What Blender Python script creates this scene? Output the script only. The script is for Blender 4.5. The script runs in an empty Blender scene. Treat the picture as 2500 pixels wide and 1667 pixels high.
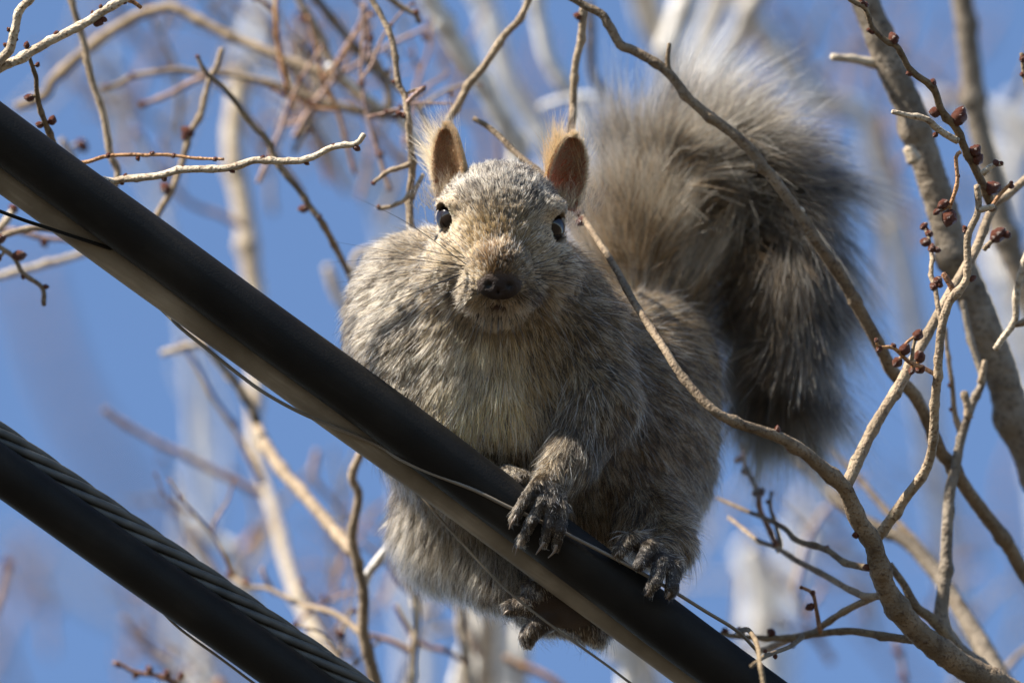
import bpy, math, random
import numpy as np
from mathutils import Vector, Matrix

rng = np.random.default_rng(7)
random.seed(7)
sc = bpy.context.scene
col = sc.collection

# ------------------------------------------------------------------ camera
PITCH = math.radians(35.0)
CAM = np.array([0.0, 0.0, 1.6])
RIGHT = np.array([1.0, 0.0, 0.0])
FWD = np.array([0.0, math.cos(PITCH), math.sin(PITCH)])
UP = np.array([0.0, -math.sin(PITCH), math.cos(PITCH)])
DIST = 4.5                      # metres to the squirrel's face
S = 0.34 / 2500.0               # metres per photo pixel at that distance
cd = bpy.data.cameras.new('camera')
cam = bpy.data.objects.new('camera', cd)
col.objects.link(cam)
cam.location = CAM
cam.rotation_euler = (math.pi / 2 + PITCH, 0, 0)
cd.sensor_width = 22.2
cd.lens = 22.2 * DIST / 0.34
cd.clip_start = 0.05
cd.clip_end = 2000
cd.dof.use_dof = True
cd.dof.focus_distance = DIST - 0.003
cd.dof.aperture_fstop = 5.0
sc.camera = cam

# ------------------------------------------------------------------ light
SUN_CAM = np.array([-0.66, 0.75, -0.03])
to_sun = SUN_CAM[0] * RIGHT + SUN_CAM[1] * UP - SUN_CAM[2] * FWD
to_sun /= np.linalg.norm(to_sun)
elev = math.asin(to_sun[2])
azim = math.atan2(to_sun[0], to_sun[1])
w = bpy.data.worlds.new('World')
sc.world = w
w.use_nodes = True
nt = w.node_tree
bg = nt.nodes['Background']
sky = nt.nodes.new('ShaderNodeTexSky')
sky.sky_type = 'NISHITA'
sky.sun_disc = False
sky.sun_elevation = elev
sky.sun_rotation = azim
sky.altitude = 1600
sky.air_density = 1.0
sky.dust_density = 0.0
sky.ozone_density = 3.4
nt.links.new(sky.outputs[0], bg.inputs[0])
bg.inputs[1].default_value = 0.078
sd = bpy.data.lights.new('sun', 'SUN')
sd.energy = 5.0
sd.angle = math.radians(0.53)
sd.color = (1.0, 0.93, 0.82)
sun = bpy.data.objects.new('sun', sd)
col.objects.link(sun)
sun.rotation_euler = Vector(to_sun).to_track_quat('Z', 'Y').to_euler()

sc.view_settings.view_transform = 'Standard'
sc.view_settings.look = 'None'
sc.view_settings.exposure = 1.62
sc.view_settings.gamma = 1.0
sc.render.engine = 'CYCLES'
sc.cycles.max_bounces = 8
sc.cycles.diffuse_bounces = 3
sc.cycles.glossy_bounces = 3
sc.cycles.transmission_bounces = 6
sc.cycles.transparent_max_bounces = 8
sc.cycles.use_denoising = True
sc.cycles.denoising_prefilter = 'ACCURATE'
sc.cycles_curves.shape = 'RIBBONS'
sc.cycles_curves.subdivisions = 2

# ------------------------------------------------------------------ helpers
def P(px, py, d=0.0):
    """photo pixel + centimetres behind the focus plane -> world point"""
    D = DIST + d / 100.0
    k = S * D / DIST
    return CAM + FWD * D + RIGHT * ((px - 1250.0) * k) + UP * ((833.5 - py) * k)

def Q(p):
    """squirrel modelling space (photo px, y down, z towards the viewer) -> world"""
    p = np.asarray(p, dtype=np.float64)
    return (CAM + FWD * DIST)[None, :] + np.outer((p[:, 0] - 1250.0) * S, RIGHT) \
        + np.outer((833.5 - p[:, 1]) * S, UP) - np.outer(p[:, 2] * S, FWD)

def QD(v):
    v = np.asarray(v, dtype=np.float64)
    return np.outer(v[:, 0], RIGHT) - np.outer(v[:, 1], UP) - np.outer(v[:, 2], FWD)

def catmull(pts, step):
    pts = np.asarray(pts, dtype=np.float64)
    n = len(pts)
    if n == 2:
        m = max(2, int(np.linalg.norm(pts[1, :3] - pts[0, :3]) / step))
        t = np.linspace(0, 1, m + 1)[:, None]
        return pts[0] * (1 - t) + pts[1] * t
    ext = np.vstack([2 * pts[0] - pts[1], pts, 2 * pts[-1] - pts[-2]])
    out = []
    for i in range(1, n):
        p0, p1, p2, p3 = ext[i - 1], ext[i], ext[i + 1], ext[i + 2]
        m = max(2, int(np.linalg.norm((p2 - p1)[:3]) / step))
        t = (np.arange(m) / m)[:, None]
        out.append(0.5 * ((2 * p1) + (-p0 + p2) * t + (2 * p0 - 5 * p1 + 4 * p2 - p3) * t ** 2
                          + (-p0 + 3 * p1 - 3 * p2 + p3) * t ** 3))
    out.append(pts[-1:])
    return np.vstack(out)

def frames(c):
    t = np.gradient(c, axis=0)
    t /= np.linalg.norm(t, axis=1)[:, None] + 1e-12
    n = np.zeros_like(c)
    a = np.array([0.31, 0.22, 0.93])
    v = a - t[0] * a.dot(t[0])
    n[0] = v / np.linalg.norm(v)
    for i in range(1, len(c)):
        v = n[i - 1] - t[i] * n[i - 1].dot(t[i])
        n[i] = v / (np.linalg.norm(v) + 1e-12)
    return t, n, np.cross(t, n)

def tube(c, r, sides=8, wob=0.0, seed=0):
    c = np.asarray(c, dtype=np.float64)
    r = np.asarray(r, dtype=np.float64)
    t, n, b = frames(c)
    m = len(c)
    ang = np.linspace(0, 2 * math.pi, sides, endpoint=False)
    rr = np.repeat(r[:, None], sides, 1)
    if wob:
        g = np.random.default_rng(seed)
        rr = rr * (1 + wob * g.standard_normal((m, sides)))
    ring = c[:, None, :] + rr[:, :, None] * (np.cos(ang)[None, :, None] * n[:, None, :]
                                              + np.sin(ang)[None, :, None] * b[:, None, :])
    v = ring.reshape(-1, 3)
    i = np.arange(m - 1)[:, None] * sides
    j = np.arange(sides)[None, :]
    k = (j + 1) % sides
    f = np.stack([i + j, i + k, i + sides + k, i + sides + j], -1).reshape(-1, 4)
    faces = [tuple(q) for q in f.tolist()]
    v = np.vstack([v, c[0] - t[0] * r[0] * 0.35, c[-1] + t[-1] * r[-1] * 0.35])
    a, z = len(v) - 2, len(v) - 1
    for q in range(sides):
        faces.append((a, (q + 1) % sides, q))
        faces.append((z, (m - 1) * sides + q, (m - 1) * sides + (q + 1) % sides))
    return v, faces

def join(parts):
    vs, fs, o = [], [], 0
    for v, f in parts:
        vs.append(np.asarray(v))
        fs += [tuple(x + o for x in q) for q in f]
        o += len(v)
    return np.vstack(vs), fs

def mesh_data(name, v, f, mat, smooth=True, attrs=None):
    me = bpy.data.meshes.new(name)
    me.from_pydata(np.asarray(v).tolist(), [], f)
    if mat is not None:
        me.materials.append(mat)
    if smooth:
        me.polygons.foreach_set('use_smooth', np.ones(len(me.polygons), dtype=bool))
    if attrs:
        for k, a in attrs.items():
            at = me.attributes.new(k, 'FLOAT_COLOR', 'POINT')
            at.data.foreach_set('color', np.asarray(a, dtype=np.float32).ravel())
    me.update()
    return me

def empty(name, loc, label, cat, group=None):
    o = bpy.data.objects.new(name, None)
    col.objects.link(o)
    o.location = loc
    o.empty_display_size = 0.02
    o['label'] = label
    o['category'] = cat
    if group:
        o['group'] = group
    return o

def part(name, v, f, mat, root, parent=None, **kw):
    """mesh given in world coordinates -> child of root (an Empty with a pure offset)"""
    o = bpy.data.objects.new(name, mesh_data(name, np.asarray(v) - np.array(root.location), f, mat, **kw))
    col.objects.link(o)
    o.parent = parent if parent is not None else root
    return o

def waves(p, wl, seed, n=6, vec=False):
    g = np.random.default_rng(seed)
    out = np.zeros((len(p), 3 if vec else 1))
    for c in range(out.shape[1]):
        for _ in range(n):
            k = g.standard_normal(3)
            k *= 2 * math.pi / (wl * g.uniform(0.7, 1.5)) / np.linalg.norm(k)
            out[:, c] += np.sin(p @ k + g.uniform(0, 6.28))
    out /= math.sqrt(n / 2)
    return out if vec else out[:, 0]

# ------------------------------------------------------------------ materials
def mat_new(name):
    m = bpy.data.materials.new(name)
    m.use_nodes = True
    return m, m.node_tree, m.node_tree.nodes['Principled BSDF']

def bark(name, c1, c2, c3, rough=0.75, scale=1.0, bump=1.0):
    m, t, b = mat_new(name)
    tc = t.nodes.new('ShaderNodeTexCoord')
    def noise(sc_, det):
        n = t.nodes.new('ShaderNodeTexNoise')
        n.inputs['Scale'].default_value = sc_ * scale
        n.inputs['Detail'].default_value = det
        t.links.new(tc.outputs['Object'], n.inputs['Vector'])
        return n
    def ramp(src, p0, p1, k0=(0, 0, 0), k1=(1, 1, 1)):
        r = t.nodes.new('ShaderNodeValToRGB')
        r.color_ramp.elements[0].position = p0
        r.color_ramp.elements[0].color = (*k0, 1)
        r.color_ramp.elements[1].position = p1
        r.color_ramp.elements[1].color = (*k1, 1)
        t.links.new(src, r.inputs['Fac'])
        return r
    n1, n2, n3 = noise(85, 6), noise(1000, 4), noise(330, 5)
    base = ramp(n1.outputs['Fac'], 0.36, 0.64, c1, c2)
    spots = ramp(n2.outputs['Fac'], 0.56, 0.66)          # lenticels and specks
    patch = ramp(n3.outputs['Fac'], 0.52, 0.72)          # scars and dirt
    m1 = t.nodes.new('ShaderNodeMixRGB')
    m1.inputs[2].default_value = (*c3, 1)
    t.links.new(spots.outputs[0], m1.inputs[0])
    t.links.new(base.outputs[0], m1.inputs[1])
    m2 = t.nodes.new('ShaderNodeMixRGB')
    m2.blend_type = 'MULTIPLY'
    m2.inputs[2].default_value = (0.52, 0.46, 0.42, 1)
    t.links.new(patch.outputs[0], m2.inputs[0])
    t.links.new(m1.outputs[0], m2.inputs[1])
    t.links.new(m2.outputs[0], b.inputs['Base Color'])
    ad = t.nodes.new('ShaderNodeMath')
    ad.operation = 'ADD'
    t.links.new(n2.outputs['Fac'], ad.inputs[0])
    t.links.new(n3.outputs['Fac'], ad.inputs[1])
    bp = t.nodes.new('ShaderNodeBump')
    bp.inputs['Strength'].default_value = bump
    bp.inputs['Distance'].default_value = 0.0008
    t.links.new(ad.outputs[0], bp.inputs['Height'])
    t.links.new(bp.outputs[0], b.inputs['Normal'])
    b.inputs['Roughness'].default_value = rough
    b.inputs['Specular IOR Level'].default_value = 0.25
    return m

M = {}
M['pale'] = bark('pale_bark', (0.34, 0.27, 0.19), (0.52, 0.44, 0.33), (0.20, 0.14, 0.09))
M['tan'] = bark('tan_bark', (0.20, 0.15, 0.098), (0.35, 0.265, 0.175), (0.13, 0.085, 0.055))
M['taupe'] = bark('taupe_bark', (0.13, 0.095, 0.06), (0.23, 0.17, 0.11), (0.09, 0.06, 0.04))  # darker bark, with the limbs' shade put into the colour
M['olive'] = bark('olive_bark', (0.12, 0.085, 0.05), (0.24, 0.175, 0.10), (0.08, 0.05, 0.035))
M['brown'] = bark('brown_bark', (0.14, 0.06, 0.03), (0.30, 0.14, 0.06), (0.42, 0.28, 0.18), rough=0.5)
M['rust'] = bark('orange_brown_bark', (0.26, 0.12, 0.045), (0.46, 0.25, 0.11), (0.12, 0.06, 0.03), rough=0.5)
M['dark'] = bark('dark_bark', (0.07, 0.055, 0.045), (0.14, 0.11, 0.085), (0.05, 0.04, 0.03))
M['grey'] = bark('grey_bark', (0.13, 0.105, 0.078), (0.25, 0.205, 0.155), (0.08, 0.065, 0.05), scale=0.7)
M['white'] = bark('white_bark', (0.52, 0.49, 0.45), (0.72, 0.69, 0.64), (0.34, 0.30, 0.26), scale=0.5)
M['mauve'] = bark('mauve_bark', (0.22, 0.14, 0.11), (0.36, 0.25, 0.20), (0.18, 0.10, 0.08), scale=0.6)
M['bud'] = bark('bud_scales', (0.075, 0.022, 0.014), (0.20, 0.062, 0.032), (0.32, 0.18, 0.12), rough=0.24, scale=1.6, bump=0.8)
M['trunk'] = bark('trunk_bark', (0.16, 0.13, 0.10), (0.30, 0.25, 0.20), (0.08, 0.06, 0.05), scale=0.15, bump=1.0)

def plain(name, c, rough, spec=0.5, noise=None, bump=0.0):
    m, t, b = mat_new(name)
    b.inputs['Base Color'].default_value = (*c, 1)
    b.inputs['Roughness'].default_value = rough
    b.inputs['Specular IOR Level'].default_value = spec
    if noise:
        c2, sc_, lo, hi = noise
        tc = t.nodes.new('ShaderNodeTexCoord')
        n = t.nodes.new('ShaderNodeTexNoise')
        n.inputs['Scale'].default_value = sc_
        n.inputs['Detail'].default_value = 7
        r = t.nodes.new('ShaderNodeValToRGB')
        r.color_ramp.elements[0].position = lo
        r.color_ramp.elements[1].position = hi
        r.color_ramp.elements[0].color = (*c, 1)
        r.color_ramp.elements[1].color = (*c2, 1)
        t.links.new(tc.outputs['Object'], n.inputs['Vector'])
        t.links.new(n.outputs['Fac'], r.inputs['Fac'])
        t.links.new(r.outputs['Color'], b.inputs['Base Color'])
        if bump:
            bp = t.nodes.new('ShaderNodeBump')
            bp.inputs['Strength'].default_value = bump
            bp.inputs['Distance'].default_value = 0.0004
            t.links.new(n.outputs['Fac'], bp.inputs['Height'])
            t.links.new(bp.outputs[0], b.inputs['Normal'])
    return m

def jacket(name, c1, c2, dust, amount, spec):
    """cable sheath: uneven tone, dusty streaks along the cable, fine scuffs"""
    m, t, b = mat_new(name)
    tc = t.nodes.new('ShaderNodeTexCoord')
    mp = t.nodes.new('ShaderNodeMapping')
    d = (UP * -0.59 + RIGHT * 0.81)
    mp.inputs['Rotation'].default_value = Vector(d).to_track_quat('X', 'Z').to_euler()
    mp.vector_type = 'TEXTURE'
    mp.inputs['Scale'].default_value = (9.0, 1.0, 1.0)
    t.links.new(tc.outputs['Object'], mp.inputs['Vector'])
    def noise(sc_, det, vec):
        n = t.nodes.new('ShaderNodeTexNoise')
        n.inputs['Scale'].default_value = sc_
        n.inputs['Detail'].default_value = det
        t.links.new(vec, n.inputs['Vector'])
        return n
    st, bl, fine = noise(420, 5, mp.outputs[0]), noise(38, 6, tc.outputs['Object']), noise(1400, 3, tc.outputs['Object'])
    r1 = t.nodes.new('ShaderNodeValToRGB')
    r1.color_ramp.elements[0].position, r1.color_ramp.elements[1].position = 0.35, 0.68
    r1.color_ramp.elements[0].color, r1.color_ramp.elements[1].color = (*c1, 1), (*c2, 1)
    t.links.new(bl.outputs['Fac'], r1.inputs['Fac'])
    mu = t.nodes.new('ShaderNodeMath'); mu.operation = 'MULTIPLY'
    t.links.new(st.outputs['Fac'], mu.inputs[0]); t.links.new(bl.outputs['Fac'], mu.inputs[1])
    r2 = t.nodes.new('ShaderNodeValToRGB')
    r2.color_ramp.elements[0].position, r2.color_ramp.elements[1].position = 0.26, 0.46
    r2.color_ramp.elements[1].color = (amount, amount, amount, 1)
    t.links.new(mu.outputs[0], r2.inputs['Fac'])
    mx = t.nodes.new('ShaderNodeMixRGB')
    mx.inputs[2].default_value = (*dust, 1)
    t.links.new(r2.outputs[0], mx.inputs[0]); t.links.new(r1.outputs[0], mx.inputs[1])
    t.links.new(mx.outputs[0], b.inputs['Base Color'])
    rr = t.nodes.new('ShaderNodeMapRange')
    rr.inputs['To Min'].default_value, rr.inputs['To Max'].default_value = 0.42, 0.8
    t.links.new(st.outputs['Fac'], rr.inputs['Value']); t.links.new(rr.outputs[0], b.inputs['Roughness'])
    bp = t.nodes.new('ShaderNodeBump')
    bp.inputs['Strength'].default_value = 0.25; bp.inputs['Distance'].default_value = 0.0004
    ad = t.nodes.new('ShaderNodeMath'); ad.operation = 'ADD'
    t.links.new(st.outputs['Fac'], ad.inputs[0]); t.links.new(fine.outputs['Fac'], ad.inputs[1])
    t.links.new(ad.outputs[0], bp.inputs['Height']); t.links.new(bp.outputs[0], b.inputs['Normal'])
    b.inputs['Specular IOR Level'].default_value = spec
    return m
M['black_jacket'] = jacket('black_cable_jacket', (0.0055, 0.005, 0.0045), (0.013, 0.0115, 0.0095), (0.035, 0.030, 0.024), 0.25, 0.16)
M['grey_jacket'] = jacket('weathered_cable_jacket', (0.13, 0.105, 0.073), (0.25, 0.21, 0.155), (0.36, 0.31, 0.24), 0.6, 0.2)
M['steel'] = plain('galvanised_steel', (0.045, 0.047, 0.045), 0.6, 0.4, ((0.10, 0.10, 0.092), 140, 0.3, 0.7), 0.2)
M['wire'] = plain('lashing_wire_steel', (0.15, 0.125, 0.095), 0.5, 0.4)
M['claw'] = plain('claw_horn', (0.16, 0.12, 0.09), 0.35, 0.5)
M['ground'] = plain('dry_grass_ground', (0.042, 0.036, 0.026), 0.95, 0.1, ((0.080, 0.068, 0.052), 1.2, 0.3, 0.7))

# eye
m, t, b = mat_new('eye_glass')
b.inputs['Base Color'].default_value = (0.012, 0.007, 0.005, 1)
b.inputs['Roughness'].default_value = 0.15
b.inputs['Specular IOR Level'].default_value = 0.3
b.inputs['Coat Weight'].default_value = 0.35
b.inputs['Coat Roughness'].default_value = 0.03
M['eye'] = m

# body skin (colour by point attribute) with a little light passing through thin ears
m, t, b = mat_new('squirrel_skin')
at = t.nodes.new('ShaderNodeAttribute')
at.attribute_name = 'tint'
t.links.new(at.outputs['Color'], b.inputs['Base Color'])
b.inputs['Roughness'].default_value = 0.6
b.inputs['Specular IOR Level'].default_value = 0.3
nz = t.nodes.new('ShaderNodeTexNoise')
nz.inputs['Scale'].default_value = 1500
nz.inputs['Detail'].default_value = 4
tcs = t.nodes.new('ShaderNodeTexCoord')
t.links.new(tcs.outputs['Object'], nz.inputs['Vector'])
bps = t.nodes.new('ShaderNodeBump')
bps.inputs['Strength'].default_value = 0.6
bps.inputs['Distance'].default_value = 0.0006
t.links.new(nz.outputs['Fac'], bps.inputs['Height'])
t.links.new(bps.outputs[0], b.inputs['Normal'])
tr = t.nodes.new('ShaderNodeBsdfTranslucent')
t.links.new(at.outputs['Color'], tr.inputs['Color'])
mx = t.nodes.new('ShaderNodeMixShader')
t.links.new(at.outputs['Alpha'], mx.inputs[0])
t.links.new(b.outputs[0], mx.inputs[1])
t.links.new(tr.outputs[0], mx.inputs[2])
t.links.new(mx.outputs[0], t.nodes['Material Output'].inputs['Surface'])
M['skin'] = m

def hair_mat(name, rough=0.35, radial=0.5, share=0.4):
    m = bpy.data.materials.new(name)
    m.use_nodes = True
    t = m.node_tree
    b = t.nodes['Principled BSDF']
    b.inputs['Roughness'].default_value = 0.42
    b.inputs['Specular IOR Level'].default_value = 0.18
    h = t.nodes.new('ShaderNodeBsdfHairPrincipled')
    h.model = 'CHIANG'
    h.parametrization = 'COLOR'
    a = t.nodes.new('ShaderNodeAttribute')
    a.attribute_name = 'tint'
    t.links.new(a.outputs['Color'], h.inputs['Color'])
    t.links.new(a.outputs['Color'], b.inputs['Base Color'])
    h.inputs['Roughness'].default_value = rough
    h.inputs['Radial Roughness'].default_value = radial
    h.inputs['IOR'].default_value = 1.38
    mx = t.nodes.new('ShaderNodeMixShader')
    mx.inputs[0].default_value = share
    t.links.new(h.outputs[0], mx.inputs[1])
    t.links.new(b.outputs[0], mx.inputs[2])
    t.links.new(mx.outputs[0], t.nodes['Material Output'].inputs['Surface'])
    return m
M['fur'] = hair_mat('squirrel_fur')
M['whisker'] = plain('whisker_hair', (0.015, 0.012, 0.010), 0.3, 0.6)

# ------------------------------------------------------------------ ground
g = 300.0
me = mesh_data('ground', [(-g, -g, 0), (g, -g, 0), (g, g, 0), (-g, g, 0)], [(0, 1, 2, 3)], M['ground'], smooth=False)
gr = bpy.data.objects.new('ground', me)
col.objects.link(gr)
gr['kind'] = 'structure'
gr['label'] = 'dry pale grass ground under the trees'

# ------------------------------------------------------------------ cables
def yb(x): return 327 + 0.725 * x + 7e-6 * x * x          # black cable axis in the photo
def cable_pts(fy, x0, x1, z, n=60, dz=0.0):
    xs = np.concatenate([np.linspace(x0, -500, 40), np.linspace(-450, 2900, 220), np.linspace(2950, x1, 40)])
    wv = 1.6 * np.sin(xs / 210.0 + z) + 1.1 * np.sin(xs / 83.0 + 2 * z)
    return Q(np.stack([xs, fy(xs) + wv, z + dz * (xs - 1250)], 1))

X0, X1 = -11000, 13500
def lin(x): return yb(np.clip(x, -400, 2600)) + 0.735 * (x - np.clip(x, -400, 2600))
DZ = -0.06
def place(parts, z=0): return z

# bundle one: black cable, weathered cable below it, lashing wire
c0 = Q([[1250, lin(1250), 0]])[0]
bundle = empty('lashed_cable', c0, 'thick black cable lashed to a weathered brown cable, squirrel clinging on it', 'cable')
BLK_R, TAN_R = 65.0, 38.0
def tan_y(x): return lin(x) + 104 - 0.013 * np.clip(x, -400, 2600)
cp = cable_pts(lin, X0, X1, 0, 160, DZ)
part('black_cable', *tube(cp, np.full(len(cp), BLK_R * S), 40), M['black_jacket'], bundle)
cp = cable_pts(tan_y, X0, X1, -64, 160, DZ)
part('weathered_cable', *tube(cp, np.full(len(cp), TAN_R * S), 28), M['grey_jacket'], bundle)
def wire(pts, r, mat, root, name='lashing_wire', sides=8):
    c = catmull(pts, 12)
    c[:, 2] += DZ * (c[:, 0] - 1250)
    return part(name, *tube(Q(c[:, :3]), np.full(len(c), r * S), sides), mat, root)
wire([(-500, 330, -40), (-200, 438, 20), (-20, 508, 6), (60, 538, -2), (105, 553, -14), (190, 581, -18), (240, 597, -18), (285, 612, -40), (330, 620, -90), (400, 640, -130)],
     4.5, M['black_jacket'], bundle)
wire([(330, 700, -105), (400, 762, -105), (440, 800, -80), (500, 848, -60), (587, 917, -50), (651, 962, -28), (740, 1010, -20), (842, 1052, -20), (925, 1088, -14), (978, 1121, 14), (1050, 1153, 40),
      (1160, 1196, 66), (1241, 1236, 71), (1369, 1295, 71), (1541, 1383, 66), (1640, 1440, 60), (1720, 1490, 40), (1800, 1540, 0), (1850, 1590, -60)],
     4.5, M['wire'], bundle)
wire([(930, 1110, -105), (1010, 1200, -112), (1050, 1240, -100), (1130, 1330, -90), (1219, 1424, -75), (1310, 1500, -60), (1400, 1566, -50), (1480, 1623, -40), (1538, 1667, -30), (1700, 1790, -20), (1900, 1940, -60)],
     3.2, M['wire'], bundle)

# bundle two: black cable hung from a twisted steel strand
def b2(x): return 1141 + 0.712 * x
def s2(x): return b2(x) - 80 - 0.013 * np.clip(x, -400, 1400)
c1 = Q([[300, b2(300), 90]])[0]
strand = empty('strand_cable', c1, 'smooth black cable hung under a twisted steel strand, with no animal on it', 'cable')
cp = cable_pts(b2, X0, X1, 90, 160, DZ)
part('black_cable', *tube(cp, np.full(len(cp), 58 * S), 36), M['black_jacket'], strand)
xs = np.arange(-1500, 2600, 12.0)
ax = np.stack([xs, s2(xs), 32 + DZ * (xs - 1250)], 1)
L = np.concatenate([[0], np.cumsum(np.linalg.norm(np.diff(ax, axis=0), axis=1))])
axw = Q(ax)
tt, nn, bb = frames(axw)
for k in range(7):
    if k == 6:
        c = axw
    else:
        ph = -2 * math.pi * L / 610.0 + k * math.pi / 3
        c = axw + 21.4 * S * (np.cos(ph)[:, None] * nn + np.sin(ph)[:, None] * bb)
    part('strand_wire', *tube(c, np.full(len(c), 10.9 * S), 12), M['steel'], strand)
wire([(300, 1380, 30), (380, 1470, 45), (440, 1530, 70), (540, 1603, 80), (660, 1690, 80), (760, 1740, 60)], 3.4, M['wire'], strand)

# ------------------------------------------------------------------ trees
def bud_mesh(name, n_r=9, n_v=7):
    vs, fs = [], []
    for i in range(n_v + 1):
        t_ = i / n_v
        r_ = 0.95 * math.sin(math.pi * min(t_ * 0.93 + 0.07, 1.0)) ** 0.75 * (1.0 - 0.18 * t_)
        for j in range(n_r):
            a = 2 * math.pi * j / n_r + 0.35 * i
            q = r_ * (1 + 0.09 * math.cos(3 * a + 2.1 * i))
            vs.append((q * math.cos(a), q * math.sin(a), 2.1 * t_ - 0.35))
    for i in range(n_v):
        for j in range(n_r):
            k = (j + 1) % n_r
            fs.append((i * n_r + j, i * n_r + k, (i + 1) * n_r + k, (i + 1) * n_r + j))
    fs.append(tuple(range(n_r))[::-1])
    fs.append(tuple(n_v * n_r + j for j in range(n_r)))
    return mesh_data(name, vs, fs, M['bud'])
BUD = bud_mesh('bud')
branch_id = [0]

class Tree:
    def __init__(self, label, apex, group=None, trunk_r=0.05, name='bare_tree'):
        self.a = np.array(apex)
        base = (self.a[0] + 0.1, self.a[1] + 0.12, 0.0)
        self.root = empty(name, base, label, 'tree', group)
        pts = [np.array(base) + [0, 0, -0.05], np.array(base) + [0.03, 0.0, 0.5 * self.a[2]], self.a + [0.02, 0.02, -0.4], self.a]
        c = catmull(pts, 0.12)
        r = np.linspace(trunk_r * 1.5, trunk_r * 0.55, len(c))
        r[:3] *= np.array([1.5, 1.25, 1.08])
        part('trunk', *tube(c, r, 14, 0.05, 3), M['trunk'], self.root)

    def br(self, pts, r, d=0.0, mat='tan', buds=(), knobs=(), conn=True, name='branch', wob=0.03, joint=70, parent=None, sides=9, kink=1.0):
        """pts run from tip to root, photo pixels; r and d are (tip, root) or per point"""
        branch_id[0] += 1
        g = np.random.default_rng(100 + branch_id[0])
        n = len(pts)
        xy = np.array([p[:2] for p in pts], dtype=float)
        seg = np.concatenate([[0], np.cumsum(np.linalg.norm(np.diff(xy, axis=0), axis=1))])
        u = seg / seg[-1]
        def spread(v):
            if np.isscalar(v):
                return np.full(n, float(v))
            v = list(v)
            return np.interp(u, np.linspace(0, 1, len(v)), v)
        rr, dd = spread(r), spread(d)
        ctl = np.column_stack([xy, dd, rr])
        fine = catmull(ctl, 9.0)
        l = np.concatenate([[0], np.cumsum(np.linalg.norm(np.diff(fine[:, :2], axis=0), axis=1))])
        # growth joints: slight swellings and kinks
        swell = np.ones(len(fine))
        off = np.zeros((len(fine), 2))
        pos = g.uniform(10, joint)
        while pos < l[-1]:
            wdt = fine[np.searchsorted(l, pos) - 1, 3] * 0.55 + 4
            q = np.exp(-((l - pos) / wdt) ** 2)
            swell += g.uniform(0.08, 0.32) * q
            off += np.outer(q, g.normal(0, 1, 2)) * wdt * 0.16 * kink
            pos += g.uniform(0.55, 1.5) * joint
        fine[:, :2] += off
        cw = np.array([P(p[0], p[1], p[2]) for p in fine])
        rw = fine[:, 3] * swell * S * (DIST + fine[:, 2] / 100) / DIST
        self.last = (fine, cw)
        if conn:
            p0 = cw[-1]
            tdir = cw[-1] - cw[-4]
            tdir /= np.linalg.norm(tdir)
            L_ = np.linalg.norm(self.a - p0)
            s_ = np.linspace(0, 1, 26)[1:, None]
            b1 = p0 + tdir * L_ * 0.4
            b2_ = self.a + np.array([0, 0, 0.25 * L_])
            bz = (1 - s_) ** 3 * p0 + 3 * s_ * (1 - s_) ** 2 * b1 + 3 * s_ ** 2 * (1 - s_) * b2_ + s_ ** 3 * self.a
            cw2 = np.vstack([cw, bz])
            rw2 = np.concatenate([rw, np.linspace(rw[-1], max(rw[-1] * 1.4, 0.008), 25)])
        else:
            cw2, rw2 = cw, rw
        o = part(name, *tube(cw2, rw2, sides, wob, branch_id[0]), M[mat], self.root, parent)
        for q in list(buds) + list(knobs):
            x, y, br_ = q[:3]
            i = int(np.argmin((fine[:, 0] - x) ** 2 + (fine[:, 1] - y) ** 2))
            dpt = fine[i, 2]
            ctr = P(x, y, dpt)
            away = ctr - cw[i]
            la = np.linalg.norm(away)
            tg = cw[max(i - 2, 0)] - cw[min(i + 2, len(cw) - 1)]
            tg /= np.linalg.norm(tg) + 1e-9
            if la < fine[i, 3] * 0.4 * S:
                away = g.standard_normal(3)
                away -= tg * away.dot(tg)
            away = away / (np.linalg.norm(away) + 1e-9)
            ax_ = away + 0.55 * tg + 0.2 * g.standard_normal(3)
            bo = bpy.data.objects.new('bud', BUD)
            col.objects.link(bo)
            bo.parent = o
            sc_ = br_ * S * 1.18
            bo.scale = (sc_, sc_, sc_ * g.uniform(0.85, 1.15))
            bo.rotation_euler = Vector(ax_).to_track_quat('Z', 'Y').to_euler()
            bo.location = Vector(ctr - np.array(self.root.location)) - Vector(ax_).normalized() * sc_ * 0.7
            # short stalk between bud and branch when it stands off
            if la > (fine[i, 3] + br_ * 1.2) * S:
                st = np.array([ctr, 0.5 * (ctr + cw[i]) + tg * la * 0.1, cw[i]])
                st = catmull(st, la / 6)
                part('bud_stalk', *tube(st, np.linspace(0.35, 0.5, len(st)) * min(br_, 9) * S, 7), M[mat], self.root, o)
        return o

    def twig(self, parent, pts, r, d=0.0, mat='tan', buds=(), **k):
        return self.br(pts, r, d, mat, buds, conn=False, name='twig', parent=parent, **k)

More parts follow.
